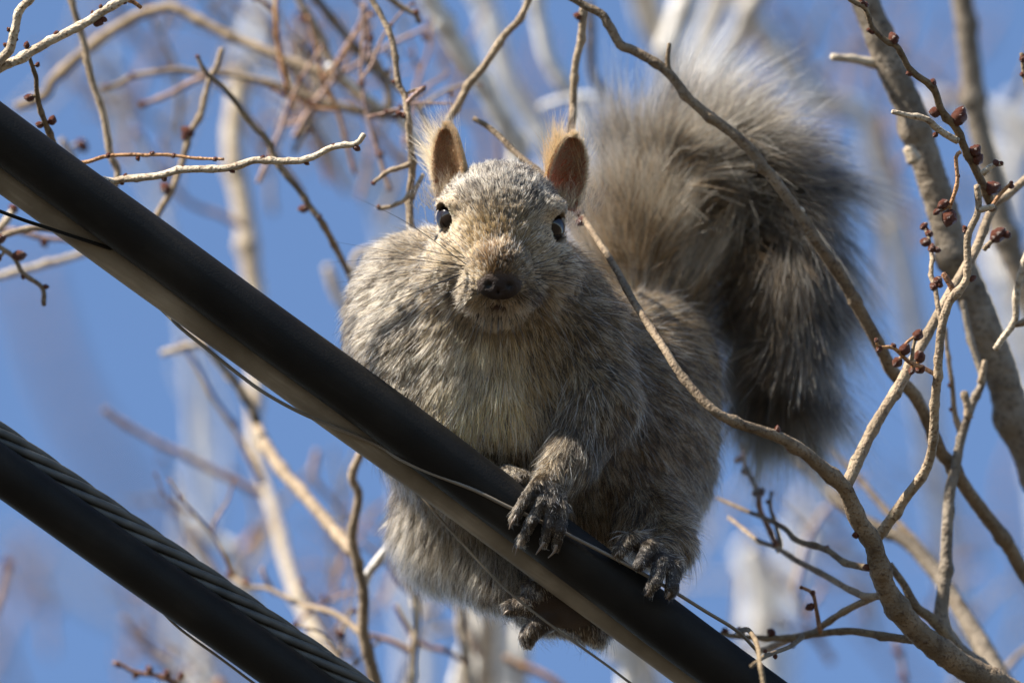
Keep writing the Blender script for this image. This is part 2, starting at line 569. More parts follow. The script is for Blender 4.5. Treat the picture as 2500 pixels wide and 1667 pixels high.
# --- right-hand tree -------------------------------------------------
TR = Tree('bare tree with bud clusters, its forked branches in front of the squirrel tail', P(3000, 3000, 20), trunk_r=0.06)
o = TR.br([(1156, 290), (1191, 309), (1230, 344), (1262, 376), (1340, 440), (1408, 500), (1433, 546), (1503, 655), (1548, 738), (1618, 846), (1669, 923), (1739, 999), (1796, 1031), (1898, 1066), (1955, 1098), (2009, 1144), (2062, 1192), (2092, 1263), (2130, 1320), (2143, 1371), (2162, 1432), (2194, 1486), (2242, 1543), (2321, 1607), (2417, 1664), (2560, 1740)],
          [7, 8, 8, 9, 10, 12, 15, 20, 25, 29, 34, 36], [8, 7, 5, 1, -2, -3, -2, 0, 1, 2, 3, 4], 'taupe',
          buds=[(1412, 520, 11), (1420, 540, 12), (1404, 500, 8), (1898, 1048, 8), (1926, 1096, 7), (1941, 1106, 7), (2088, 1306, 9), (2116, 1384, 9), (1180, 300, 4)], joint=110)
R2 = o
TR.twig(R2, [(2530, 405), (2500, 441), (2471, 467), (2433, 496), (2411, 534), (2385, 604), (2360, 650), (2318, 719), (2245, 852), (2194, 943), (2130, 1049), (2066, 1185)], [9, 12, 13, 14, 16], [6, 5, 3, 2, 0.5], 'tan', kink=0.6)
o = TR.twig(R2, [(2385, 452), (2388, 515), (2363, 579), (2360, 680), (2318, 738), (2298, 808), (2290, 908), (2283, 979), (2280, 1049), (2274, 1103), (2254, 1157), (2213, 1212), (2178, 1263), (2138, 1318)], [8, 10, 11, 12, 14], [0, 0, 0, 1, 2], 'tan', buds=[(2374, 680, 8), (2356, 563, 7), (2354, 555, 6)], kink=0.6)
TR.twig(R2, [(2427, 502), (2408, 509), (2388, 513)], [6, 9], 0, 'pale')
TR.twig(R2, [(2140, 832), (2146, 848), (2181, 849), (2219, 883), (2251, 896), (2291, 918)], [4, 5, 6], [-1.5, -1, 1], 'rust',
        buds=[(2189, 886, 13), (2210, 851, 14), (2245, 870, 14), (2245, 902, 12), (2242, 816, 13), (2146, 852, 8), (2139, 830, 6), (2181, 844, 7), (2226, 905, 9)])
TR.twig(R2, [(2236, 822), (2230, 845), (2226, 880)], [4, 5], -1, 'tan')
TR.twig(R2, [(2060, -20), (2076, 0), (2111, 19), (2130, 67), (2162, 99), (2194, 118), (2223, 172), (2277, 214), (2299, 271), (2334, 313), (2353, 357), (2385, 421), (2411, 478), (2424, 512)], [6, 7, 9, 10, 11], [-2, -1, 1, 2.6], 'olive',
        buds=[(2103, 4, 8), (2114, 12, 7), (2128, 77, 8), (2121, 74, 6), (2181, 93, 13), (2219, 179, 9), (2277, 201, 10), (2281, 274, 14), (2342, 284, 19), (2382, 366, 14), (2388, 387, 15), (2423, 459, 18), (2438, 462, 7)])
TR.twig(R2, [(2178, 273), (2225, 284), (2264, 293), (2299, 322), (2338, 345)], [6, 8, 9], [0, 1], 'pale', buds=[(2283, 330, 7)])
TR.twig(R2, [(2321, 500), (2337, 446), (2334, 385), (2346, 371)], [5, 5], 0.5, 'rust', buds=[(2302, 499, 12), (2317, 534, 19), (2286, 518, 8), (2340, 430, 5)])
TR.twig(R2, [(2449, 400), (2425, 404), (2398, 424)], [5, 9], 1, 'pale', buds=[(2431, 397, 9), (2444, 398, 6)])
TR.twig(R2, [(2471, 446), (2443, 473), (2430, 492), (2417, 512)], [4, 6], 1.5, 'rust', buds=[(2470, 455, 7), (2468, 446, 5)])
TR.twig(R2, [(2459, 572), (2436, 578), (2418, 592), (2402, 610)], [5, 6], 2.5, 'tan', buds=[(2436, 574, 17), (2460, 574, 10), (2413, 600, 7)])
TR.twig(R2, [(2254, 553), (2267, 579), (2274, 623), (2274, 671), (2283, 703), (2290, 751), (2300, 800)], [4, 6, 6], [3, 1.5], 'tan',
        buds=[(2256, 552, 9), (2270, 571, 10), (2258, 591, 12), (2275, 606, 10), (2287, 610, 8), (2291, 684, 12), (2279, 700, 10), (2296, 694, 8), (2262, 560, 6)])
TR.twig(R2, [(2302, 668), (2316, 688), (2330, 712)], [7, 8], 1.5, 'brown')
TR.twig(R2, [(2520, 590), (2500, 645), (2481, 719), (2478, 783), (2449, 824), (2430, 853)], [9, 9, 8], 5, 'pale', kink=1.5)
TR.twig(R2, [(2520, 776), (2500, 788), (2478, 792)], [8, 8], 5, 'tan')
# crossing branch over the tail
R1 = TR.br([(1376, -14), (1410, 3), (1430, 16), (1475, 41), (1513, 108), (1548, 124), (1625, 172), (1678, 236), (1723, 277), (1800, 335), (1860, 399), (1948, 518), (1999, 598), (2060, 687), (2108, 773), (2143, 835), (2181, 908), (2235, 969), (2274, 1049), (2299, 1106), (2321, 1130), (2353, 1183), (2398, 1246), (2459, 1326), (2500, 1397), (2620, 1560)],
           [9, 12, 12, 14, 14, 15, 16, 16, 17, 19, 20], [5, 5, 5, 5, 6, 8, 10, 12], 'taupe', joint=150)
TR.twig(R1, [(1634, 106), (1630, 140), (1631, 172)], [5, 7], 5, 'olive')
TR.twig(R1, [(1960, 510), (1952, 520)], [9, 10], 5, 'pale')
# dark-sided trunk-like limb
R4 = TR.br([(2075, -90), (2111, 0), (2149, 96), (2181, 179), (2223, 271), (2258, 383), (2299, 512), (2331, 623), (2372, 719), (2417, 836), (2449, 928), (2481, 1039), (2520, 1120), (2640, 1400)], [33, 37, 40, 42, 46], [12, 12, 13], 'grey', sides=16, joint=220, wob=0.03)
TR.twig(R4, [(2031, 140), (2065, 144), (2098, 148), (2140, 158)], [9, 10, 14], [11, 12], 'pale')
TR.twig(R4, [(2216, 360), (2235, 395)], [14, 20], 11, 'pale')
TR.br([(2335, -120), (2350, 0), (2366, 128), (2385, 287), (2417, 415), (2450, 560), (2500, 690), (2640, 960)], [26, 29, 34], [32, 32], 'grey', sides=14, joint=260)
o = TR.br([(2350, 735), (2366, 815), (2385, 878), (2398, 930), (2372, 991), (2347, 1071), (2334, 1135), (2318, 1215), (2312, 1310), (2309, 1390), (2302, 1454), (2299, 1511), (2330, 1575), (2430, 1660), (2560, 1760)], [8, 9, 11, 14, 16, 19, 22, 28], [9, 8, 7, 6], 'grey', joint=120)
TR.twig(o, [(2404, 880), (2400, 905), (2394, 935)], [6, 10], 8, 'tan')
TR.twig(o, [(2354, 955), (2361, 985), (2364, 1020)], [8, 11], 8, 'tan')
TR.twig(o, [(2308, 800), (2312, 848), (2325, 943), (2331, 1007), (2346, 1060)], [5, 6, 8], 9, 'tan', buds=[(2318, 940, 6), (2322, 1000, 5)])
TR.br([(1870, 1075), (1939, 1119), (2003, 1176), (2066, 1240), (2130, 1282), (2210, 1320), (2274, 1385), (2315, 1440), (2353, 1502), (2401, 1582), (2449, 1667), (2540, 1800)], [12, 14, 16, 19, 22, 27, 30], [22, 19, 15], 'grey', joint=160)
TR.br([(1985, 1050), (2040, 1110), (2105, 1177), (2162, 1244), (2210, 1295), (2260, 1350), (2330, 1450)], [7, 8, 10], [24, 20], 'olive', conn=False, parent=o)
TR.br([(2172, 1376), (2210, 1432), (2235, 1480), (2283, 1518), (2340, 1590), (2450, 1700), (2580, 1800)], [8, 14, 16, 18], [5, 5], 'olive', joint=60)
TR.twig(R2, [(1779, 1263), (1817, 1293), (1855, 1321), (1896, 1336), (1939, 1365), (2018, 1406), (2098, 1451), (2155, 1455)], [4, 6, 8, 9], [14, 8, 2.5], 'tan', buds=[(1893, 1330, 8)])
TR.twig(R2, [(1750, 1215), (1771, 1224), (1830, 1250), (1875, 1268), (1916, 1290), (1948, 1320), (2018, 1342), (2066, 1374), (2140, 1390)], [4, 6, 8, 9], [14, 8, 2.5], 'olive', buds=[(2019, 1338, 7)])
TR.twig(R2, [(1817, 1090), (1817, 1127), (1830, 1158), (1850, 1204), (1855, 1242), (1870, 1275), (1898, 1337)], [5, 7, 7], [14, 10], 'brown', buds=[(1818, 1092, 12), (1812, 1120, 9), (1819, 1150, 11), (1855, 1203, 12), (1840, 1204, 7), (1799, 1124, 8)])
TR.twig(R2, [(1883, 1202), (1880, 1237), (1896, 1288), (1905, 1330), (1900, 1345)], [4, 6], [13, 10], 'olive', buds=[(1884, 1202, 6), (1874, 1225, 6)])
TR.twig(R2, [(1850, 1590), (1880, 1582), (1939, 1556), (1993, 1540), (2012, 1524), (2079, 1482), (2155, 1448)], [8, 8, 9], [10, 6, 3], 'tan')
TR.twig(R2, [(1760, 1545), (1794, 1552), (1866, 1557), (1932, 1556), (2003, 1546), (2073, 1540), (2162, 1553), (2232, 1562)], [6, 8, 9, 11], [9, 6, 3], 'olive', buds=[(1808, 1540, 11), (1882, 1543, 11), (1936, 1575, 7), (1770, 1540, 8)])
TR.twig(R2, [(1865, 1690), (1863, 1662), (1855, 1613), (1849, 1574), (1827, 1537), (1800, 1545)], [6, 6, 6], [-9, -8, 4], 'olive', buds=[(1858, 1625, 7)])
TR.twig(R2, [(1835, 1625), (1855, 1610), (1882, 1596), (1932, 1576), (1960, 1552)], [5, 6], [-8, 6], 'olive', buds=[(1893, 1603, 6), (1868, 1588, 5)])
TR.twig(R2, [(1955, 1432), (1983, 1448), (1993, 1486), (2003, 1545)], [4, 6], 5, 'brown', buds=[(1978, 1481, 10), (1985, 1446, 7), (1956, 1433, 5)])
TR.twig(R2, [(2185, 1560), (2203, 1607), (2207, 1652), (2230, 1740), (2350, 1900)], [6, 8], 35, 'mauve', buds=[(2194, 1590, 12), (2207, 1652, 12)])
TR.twig(R2, [(2494, 130), (2500, 180), (2520, 300)], [5, 6], 4, 'olive', buds=[(2497, 143, 9), (2496, 182, 8)])

# --- left-hand tree --------------------------------------------------
TL = Tree('bare tree whose pale knobbly twigs reach in above the black cable', P(-1500, 2700, 8), trunk_r=0.055)
L1 = TL.br([(352, -32), (300, 0), (249, 30), (223, 48), (140, 92), (73, 128), (48, 145), (0, 166), (-80, 215), (-300, 420)], [10, 11, 12, 13, 14], [1, 1, 2], 'pale', buds=[(138, 83, 8), (245, 56, 9), (254, 48, 7), (236, 60, 7), (65, 110, 8), (226, 32, 5), (246, 16, 5), (305, 6, 6)], joint=60)
TL.twig(L1, [(345, 20), (325, 5), (300, -8)], [5, 6], 2, 'rust')
TL.twig(L1, [(90, -35), (76, -4), (62, 10), (46, 30), (35, 80), (22, 122), (0, 147), (-50, 195)], [10, 11, 13], [0, 1], 'pale', buds=[(40, 73, 7), (22, 73, 6), (13, 110, 6), (40, 97, 6)], joint=50)
TL.twig(L1, [(70, 135), (80, 165), (88, 185), (90, 225), (98, 265), (115, 312), (130, 348), (150, 405)], [5, 7, 9], [2, 4], 'olive', buds=[(92, 158, 6), (71, 239, 10), (128, 293, 11), (96, 305, 9), (74, 234, 6)])
TL.br([(889, 328), (868, 352), (812, 360), (745, 391), (659, 394), (621, 392), (555, 411), (446, 415), (383, 430), (306, 437), (262, 442), (150, 405), (0, 352), (-120, 330), (-400, 480)], [7, 9, 9, 10, 10, 11], [1, 2, 4, 6], 'pale', buds=[(306, 430, 6), (402, 438, 7), (447, 408, 5), (566, 416, 7), (640, 387, 7), (748, 398, 6), (815, 355, 6), (871, 362, 8), (298, 447, 6)], joint=70)
TL.br([(547, 389), (478, 387), (424, 380), (367, 378), (265, 381), (205, 397), (130, 395), (0, 340), (-120, 320), (-400, 470)], [3.5, 5, 6, 6.5], [3, 5], 'rust', buds=[(265, 379, 7), (337, 388, 6), (371, 375, 6), (424, 380, 6), (525, 389, 6)], joint=60)
TL.br([(160, -40), (172, 0), (204, 102), (223, 191), (252, 280), (268, 373), (285, 440), (200, 560), (60, 560), (-150, 640)], [8, 9, 9, 8, 8, 8], [11, 11, 10], 'tan')
TL.br([(108, 746), (103, 702), (57, 668), (35, 630), (0, 604), (-60, 575), (-300, 620)], [6, 6, 7], 7, 'tan', buds=[(0, 583, 14), (47, 624, 14), (56, 676, 6), (112, 700, 7), (-4, 630, 9), (108, 740, 6)])
TL.br([(180, 586), (153, 584), (112, 582), (48, 566), (0, 563), (-80, 555), (-300, 640)], [6, 7, 7], 20, 'mauve', buds=[(108, 592, 11), (45, 560, 7)])
TL.br([(36, 508), (22, 530), (0, 555), (-60, 600), (-300, 700)], [9, 9], 14, 'pale', buds=[(32, 508, 12)])
TL.br([(20, 1372), (8, 1420), (-10, 1480), (-60, 1600)], [8, 10], 45, 'mauve', buds=[(19, 1374, 14)])
TL.br([(150, 340), (185, 400), (255, 470), (330, 560), (200, 620), (-100, 700)], [8, 9], 26, 'pale', buds=[(200, 350, 14), (207, 362, 10)])

# --- middle tree behind the squirrel --------------------------------
TM = Tree('slightly blurred bare tree with white stems rising below and behind the squirrel', P(1150, 3300, 60), trunk_r=0.07)
hub = [(1060, 420), (1110, 620), (1160, 950), (1190, 1300), (1184, 1511), (1178, 1582), (1155, 1667), (1140, 1800)]
TM.br([(800, 160), (880, 225), (940, 272), (985, 300)] + hub, [9, 12, 14, 18, 22, 24, 24], [24, 27, 40, 55, 60], 'white')
A1 = TM.br([(40, 262), (110, 232), (134, 191), (230, 108), (319, 48), (390, 22), (425, 20), (500, 57), (560, 88), (637, 118), (735, 160), (819, 188), (890, 240), (945, 275)], [12, 14, 13, 12, 11, 12, 12], [30, 28, 25], 'tan', conn=False, joint=130)
TM.twig(A1, [(715, -45), (730, 0), (745, 25), (780, 86), (822, 182), (850, 212)], [9, 10, 11], 25, 'tan', buds=[(745, 48, 12)])
TM.twig(A1, [(760, -25), (774, 0), (860, 105), (914, 166), (946, 217), (952, 270)], [9, 10, 10], 27, 'olive')
TM.twig(A1, [(889, 15), (895, 73), (905, 110), (918, 155), (935, 200)], [7, 6, 6], 28, 'mauve', buds=[(917, 153, 12), (940, 188, 9), (892, 50, 10)])
TM.twig(A1, [(245, 216), (290, 206), (322, 187), (380, 178), (434, 172), (497, 179), (564, 182), (679, 210), (787, 249), (883, 271), (945, 285)], [6, 7, 8, 9, 10, 11], 25, 'tan', buds=[(322, 186, 9), (262, 212, 8), (965, 285, 12), (975, 280, 10)])
TM.twig(A1, [(348, 256), (415, 230), (460, 205), (500, 188)], [6, 7, 8], 24, 'mauve', buds=[(351, 255, 10)])
TM.twig(A1, [(482, 138), (497, 170), (517, 191), (549, 217), (590, 271), (625, 316), (650, 338), (679, 402), (732, 466), (757, 505), (783, 539), (812, 590), (843, 650), (900, 760), (1000, 900), (1130, 1000)], [5, 7, 8, 8, 9, 10], [12, 12, 30], 'olive', buds=[(740, 510, 11), (780, 529, 9), (641, 330, 6), (482, 139, 6)])
TM.twig(A1, [(542, 118), (529, 160), (510, 198), (491, 277), (466, 322), (453, 367), (440, 411), (418, 469), (395, 505), (360, 570)], [7, 8, 8, 9], [15, 15], 'tan', buds=[(458, 322, 15), (405, 461, 14), (450, 335, 9)])
B7 = TM.twig(A1, [(895, -30), (908, 0), (934, 45), (959, 105), (972, 198), (991, 242), (997, 303), (1007, 415), (1001, 478), (1010, 600), (1080, 800), (1170, 1050)], [7, 8, 9, 10, 11, 13], [8, 7, 9, 35], 'tan', buds=[(958, 105, 6), (962, 200, 5), (1032, 217, 8), (1020, 222, 6), (985, 282, 9), (975, 277, 7)])
TM.twig(B7, [(911, 447), (928, 434), (946, 421), (975, 410), (1003, 398)], [4, 5.5, 6.5], 7, 'tan', buds=[(944, 420, 5), (911, 447, 6)], joint=28, kink=1.4)
TM.twig(B7, [(921, 503), (930, 510), (981, 494), (1003, 466)], [4.5, 5, 6], 7, 'tan', buds=[(924, 505, 6), (958, 503, 4)], joint=28, kink=1.4)
TM.twig(B7, [(1034, 425), (1020, 450), (1005, 485)], [5, 7], 7, 'tan', joint=28)
TM.twig(B7, [(1034, 214), (1012, 232), (993, 252)], [5, 6], 7, 'mauve')
TM.br([(1023, 57), (1015, 34), (1004, 30), (975, 14), (953, -2), (900, -40)], [5, 8, 6], 14, 'olive', conn=False, parent=A1, buds=[(1015, 32, 8), (1024, 52, 6)])
TM.br([(1030, -60), (1051, 0), (1134, 143), (1179, 207), (1239, 319), (1265, 372), (1230, 620), (1200, 1000), (1190, 1450), (1180, 1700)], [24, 25, 24, 26, 30], [36, 38, 50], 'white', sides=14, joint=250)
TM.br([(1300, -40), (1290, 0), (1268, 48), (1230, 89), (1179, 166), (1147, 204), (1121, 252), (1092, 306), (1085, 420), (1110, 700), (1190, 1100)], [8, 10, 10, 11, 12], [9, 10, 30], 'tan', conn=False, parent=A1, joint=110)
TM.br([(1150, -60), (1190, 32), (1230, 178), (1274, 255), (1312, 319), (1350, 430), (1290, 800), (1230, 1300), (1220, 1700)], [24, 27, 30], [75, 75], 'white', sides=12, joint=300)
TM.br([(1300, -40), (1306, 0), (1319, 64), (1338, 143), (1376, 207), (1420, 300), (1400, 700), (1300, 1200), (1260, 1750)], [17, 18, 24], [52, 52], 'white', sides=12, joint=200)
TM.br([(1424, 20), (1418, 96), (1405, 159), (1399, 249), (1392, 330), (1340, 600), (1260, 1000)], [9, 10, 12], [8, 9, 30], 'tan', conn=False, parent=A1, buds=[(1413, 40, 11), (1404, 160, 6), (1424, 36, 8)])
TM.br([(1436, 0), (1443, 64), (1446, 178), (1478, 236), (1500, 330), (1450, 700), (1350, 1100)], [10, 12, 14], [35, 38], 'dark', conn=False, parent=A1)
TM.br([(1320, 262), (1360, 248), (1430, 236), (1470, 250)], [8, 9], 45, 'white', conn=False, parent=A1)
# lower left stems
M1 = TM.br([(905, 1060), (890, 1090), (860, 1158), (874, 1200), (873, 1231), (860, 1310), (876, 1390), (889, 1454), (886, 1534), (899, 1597), (918, 1667), (940, 1760)], [10, 11, 12, 13, 15, 16], [14, 16], 'tan', joint=110)
TM.twig(M1, [(440, 780), (490, 828), (523, 868), (561, 916), (603, 973), (635, 1053), (683, 1142), (730, 1194), (781, 1253), (847, 1330), (868, 1350)], [9, 10, 12, 15, 15, 14], [30, 26, 18], 'tan', buds=[(742, 1197, 10), (640, 1055, 8)])
TM.twig(M1, [(500, 840), (560, 915), (600, 975), (630, 1030)], [9, 10], 24, 'grey')
TM.twig(M1, [(445, 830), (453, 852), (479, 893), (523, 973), (571, 1043), (600, 1100), (640, 1180)], [5, 6, 7], 32, 'mauve', buds=[(571, 1035, 10)])
TM.twig(M1, [(394, 863), (425, 854), (453, 846), (490, 840)], [8, 9, 7], 30, 'pale', buds=[(430, 853, 9)])
TM.twig(M1, [(1020, 1250), (991, 1285), (930, 1358), (895, 1408), (884, 1440)], [9, 10, 12], [14, 16], 'white')
M4 = TM.br([(580, 170), (580, 240), (568, 330), (575, 420), (592, 500), (604, 580), (612, 660), (622, 730), (625, 900), (620, 1050), (635, 1150), (672, 1263), (691, 1342), (710, 1409), (739, 1486), (781, 1566), (830, 1650), (900, 1780)], [24, 25, 24, 20, 14, 15, 16, 19], [55, 52, 42], 'pale', joint=160, sides=12, buds=[(585, 395, 16)])
TM.twig(M4, [(255, 998), (300, 1031), (364, 1069), (459, 1117), (555, 1165), (640, 1205)], [7, 8, 9], 40, 'mauve')
TM.twig(M4, [(470, 640), (510, 700), (560, 790), (610, 900)], [8, 10], 60, 'mauve')
TM.twig(M1, [(560, 1402), (585, 1420), (612, 1432), (659, 1438), (723, 1470), (819, 1499), (882, 1545)], [5, 6, 8], [22, 17], 'tan', buds=[(564, 1402, 11), (603, 1424, 11)])
TM.twig(M1, [(640, 1385), (650, 1415), (672, 1450)], [5, 6], 24, 'mauve')
M6 = TM.br([(970, 1290), (978, 1336), (991, 1390), (1010, 1444), (1017, 1518), (1010, 1582), (1004, 1667), (1000, 1780)], [11, 11, 11, 13], 24, 'pale', buds=[(1020, 1425, 9)])
TM.twig(M6, [(895, 1548), (930, 1557), (959, 1566), (1005, 1592)], [6, 7], 24, 'rust')
TM.twig(M6, [(1150, 1620), (1125, 1610), (1090, 1588), (1050, 1580), (1015, 1565)], [6, 6], 26, 'brown', buds=[(1090, 1588, 9), (1140, 1614, 9)])
TM.twig(M6, [(966, 1476), (985, 1515), (1010, 1562)], [6, 7], 25, 'mauve')
TM.twig(M6, [(880, 1320), (946, 1374), (978, 1422), (1012, 1455)], [5, 6], 30, 'mauve')
TM.twig(M6, [(1030, 1410), (1080, 1440), (1130, 1510), (1170, 1600)], [6, 7], 35, 'mauve')
TM.twig(M6, [(775, 1100), (765, 1165), (810, 1220), (850, 1275)], [9, 6, 6], 42, 'mauve')
TM.br([(1420, 1490), (1471, 1550), (1496, 1585), (1522, 1613), (1530, 1680), (1500, 1850)], [18, 20, 16], 55, 'white')
TM.br([(1230, 1605), (1254, 1617), (1337, 1652), (1420, 1720)], [8, 10], 35, 'rust')
TM.br([(1160, 1440), (1165, 1530), (1130, 1600), (1110, 1700)], [12, 16], 48, 'white')
TM.br([(275, 1617), (300, 1625), (332, 1642), (383, 1649), (424, 1667), (500, 1710)], [5, 7], 16, 'brown', buds=[(364, 1633, 10), (408, 1642, 11), (443, 1648, 8), (288, 1620, 8), (330, 1650, 8)])
TM.br([(298, 1510), (351, 1572), (408, 1632), (480, 1720)], [7, 10], 50, 'mauve')
TM.br([(460, 1265), (520, 1310), (560, 1335), (580, 1390), (610, 1470), (660, 1600), (720, 1720)], [9, 16, 20, 22], 62, 'white', buds=[(520, 1300, 14), (500, 1288, 12)])
TM.br([(470, 1300), (500, 1340), (540, 1420), (600, 1540)], [6, 8], 45, 'mauve')
TM.br([(640, 1290), (620, 1310), (590, 1345)], [12, 9], 70, 'rust', conn=False, parent=M4)
TM.br([(530, 1660), (545, 1690), (560, 1760)], [12, 12], 40, 'rust')
TM.br([(480, 1640), (520, 1680), (580, 1760)], [14, 18], 60, 'white')
for pts, r_, dd in (([(800, 650), (815, 700), (850, 760), (1000, 1000), (1120, 1300), (1150, 1750)], [12, 14], 45), ([(955, 600), (865, 630), (900, 760), (1050, 1000), (1150, 1750)], [8, 10], 30)):
    TM.br(pts, r_, dd, 'pale')

# --- far trees, strongly blurred ------------------------------------
TF1 = Tree('far white-stemmed bare tree, strongly blurred behind the squirrel tail', P(1500, 3600, 150), trunk_r=0.08)
low = [(1560, 1000), (1480, 1250), (1520, 1500), (1640, 1800)]
for pts, r_, dd in (
        ([(1560, -60), (1590, 50), (1622, 115), (1640, 260), (1600, 600)] + low, [38, 34, 32, 30], [70, 100]),
        ([(1690, -60), (1680, -10), (1650, 70), (1628, 130)], [28, 30], 60),
        ([(1765, -60), (1755, -10), (1690, 175), (1650, 270), (1610, 620)] + low, [26, 28, 28, 30], [65, 95]),
        ([(1870, -60), (1850, -10), (1771, 143), (1723, 207), (1690, 300), (1620, 640)] + low, [24, 26, 26, 28], [62, 100]),
        ([(1790, -60), (1830, 30), (1900, 140), (1950, 205), (2000, 245), (2110, 285), (2150, 420), (2230, 800), (2290, 1200), (2390, 1800)], [24, 26, 22, 20], [85, 100, 150]),
        ([(2500, 250), (2470, 420), (2460, 700), (2540, 1000), (2600, 1500), (2620, 1800)], [34, 40], 150),
        ([(1990, 1210), (1955, 1330), (1915, 1450), (1890, 1600), (1900, 1800)], [24, 30], 170),
        ([(1830, 1330), (1850, 1430), (1860, 1540), (1880, 1800)], [36, 40], 110),
        ([(2230, 280), (2300, 250), (2420, 280), (2600, 380)], [20, 24], 110)):
    TF1.br(pts, r_, dd, 'white', sides=10, joint=300, conn=len(pts) > 4)
g = np.random.default_rng(21)
def sprig(tree, x0, y0, ang, ln, r0, d, mat, fork=True):
    """a zigzag twig growing from (x0, y0); ang in degrees from straight up"""
    a_ = math.radians(ang)
    pts, x, y = [(x0, y0)], x0, y0
    for k in range(5):
        a_ += g.normal(0, 0.20)
        x += math.sin(a_) * ln / 5
        y -= math.cos(a_) * ln / 5
        pts.append((x, y))
    bud_ = [(p_[0] + g.normal(0, r0 + 2), p_[1] + g.normal(0, r0 + 2), g.uniform(1.0, 1.7) * r0) for p_ in pts[1:] if g.random() < 0.45]
    o_ = tree.br(pts[::-1], [r0 * 0.55, r0], d, mat, buds=bud_, conn=False, sides=7, joint=60, name='twig')
    if fork:
        for k in (2, 3):
            if g.random() < 0.75:
                sprig(tree, pts[k][0], pts[k][1], ang + g.choice([-1, 1]) * g.uniform(25, 60), ln * g.uniform(0.3, 0.55), r0 * 0.7, d + g.normal(0, 4), mat, False)
    return o_
for k in range(8):
    sprig(TF1, g.uniform(2080, 2500), g.uniform(250, 950), g.uniform(-50, 30), g.uniform(260, 520), g.uniform(6, 9), g.uniform(40, 120), ['tan', 'mauve', 'grey'][k % 3])
for k in range(11):
    sprig(TF1, g.uniform(1800, 2450), g.uniform(1350, 1760), g.uniform(-60, 40), g.uniform(200, 420), g.uniform(5, 9), g.uniform(25, 110), ['tan', 'mauve', 'grey'][k % 3])
for k in range(5):
    sprig(TF1, g.uniform(1820, 2100), g.uniform(150, 420), g.uniform(-40, 30), g.uniform(260, 420), g.uniform(6, 10), g.uniform(60, 140), ['mauve', 'grey'][k % 2])
TF2 = Tree('far bare tree with faint mauve branches, blurred against the sky behind the cables', P(300, 3700, 220), trunk_r=0.09)
for pts, r_, dd, mm in (
        ([(60, 640), (140, 900), (230, 1080), (340, 1230), (500, 1500), (600, 1900)], [22, 28], 420, 'mauve'),
        ([(0, 1340), (150, 1400), (320, 1490), (480, 1580), (700, 1800)], [16, 20], 330, 'pale'),
        ([(90, 1330), (50, 1440), (0, 1520), (-80, 1700)], [13, 16], 220, 'mauve'),
        ([(470, 880), (520, 1050), (480, 1300), (470, 1500), (450, 1800)], [16, 20], 240, 'white'),
        ([(690, 120), (740, 280), (840, 380), (950, 520), (1000, 900), (1020, 1800)], [20, 24, 26], 170, 'white'),
        ([(660, -60), (650, 0), (620, 90), (600, 200)], [26, 20], 120, 'white'),
        ([(260, 120), (280, 240), (330, 380), (390, 520), (470, 900), (500, 1800)], [10, 14], 110, 'white'),
        ([(1000, -80), (1060, 60), (1130, 240), (1200, 500), (1180, 1800)], [11, 15], 80, 'mauve'),
        ([(1100, 60), (1160, 200), (1230, 420), (1200, 1800)], [9, 12], 60, 'mauve')):
    TF2.br(pts, r_, dd, mm, sides=10, joint=300, conn=len(pts) > 4)
for k in range(30):
    sprig(TF2, g.uniform(420, 1080), g.uniform(180, 560), g.uniform(-55, 35), g.uniform(240, 480), g.uniform(4.5, 8), g.uniform(18, 75), ['tan', 'mauve', 'rust', 'grey'][k % 4])
for k in range(7):
    sprig(TF2, g.uniform(40, 420), g.uniform(150, 520), g.uniform(-40, 40), g.uniform(180, 360), g.uniform(5, 8), g.uniform(40, 120), ['mauve', 'tan'][k % 2])
for k in range(18):
    sprig(TF2, g.uniform(520, 1180), g.uniform(1380, 1760), g.uniform(-50, 40), g.uniform(200, 420), g.uniform(4.5, 8), g.uniform(18, 70), ['tan', 'mauve', 'rust', 'grey'][k % 4])
for k in range(4):
    sprig(TF2, g.uniform(60, 520), g.uniform(1560, 1760), g.uniform(-40, 40), g.uniform(180, 320), g.uniform(5, 8), g.uniform(50, 140), 'mauve')

TF3 = Tree('very far pale bare tree, its branches only a soft haze filling the sky', P(1300, 5200, 420), trunk_r=0.12)
for k in range(22):
    x_ = g.uniform(-100, 2600)
    y_ = g.choice([g.uniform(250, 800), g.uniform(1250, 1850)])
    sprig(TF3, x_, y_, g.uniform(-50, 45), g.uniform(300, 650), g.uniform(8, 13), g.uniform(90, 230), ['pale', 'mauve', 'tan', 'pale', 'rust'][k % 5], fork=k % 2 == 0)

# ------------------------------------------------------------------ squirrel
# modelling space: photo pixels, y down, z towards the viewer (1 px = 0.136 mm)
H = 6.0
lo = np.array([760.0, 350.0, -960.0])
dims = np.array([182, 216, 192])
vol = np.full(dims, 1e3, dtype=np.float32)
gx = [lo[a] + H * np.arange(dims[a], dtype=np.float32) for a in range(3)]

def box_of(c0_, c1_):
    sl = []
    for a in range(3):
        i0 = int(max(0, math.floor((c0_[a] - lo[a]) / H)))
        i1 = int(min(dims[a], math.ceil((c1_[a] - lo[a]) / H) + 1))
        sl.append(slice(i0, max(i1, i0)))
    return tuple(sl)

def blend(sl, d, k, cut=False):
    a = vol[sl]
    if cut:
        h_ = np.clip(0.5 - 0.5 * (a + d) / k, 0, 1)
        vol[sl] = a * (1 - h_) + (-d) * h_ + k * h_ * (1 - h_)
    else:
        h_ = np.clip(0.5 + 0.5 * (d - a) / k, 0, 1)
        vol[sl] = d * (1 - h_) + a * h_ - k * h_ * (1 - h_)

def rotm(rx, ry, rz):
    return np.array(Matrix.Rotation(math.radians(rz), 3, 'Z') @ Matrix.Rotation(math.radians(ry), 3, 'Y') @ Matrix.Rotation(math.radians(rx), 3, 'X'))

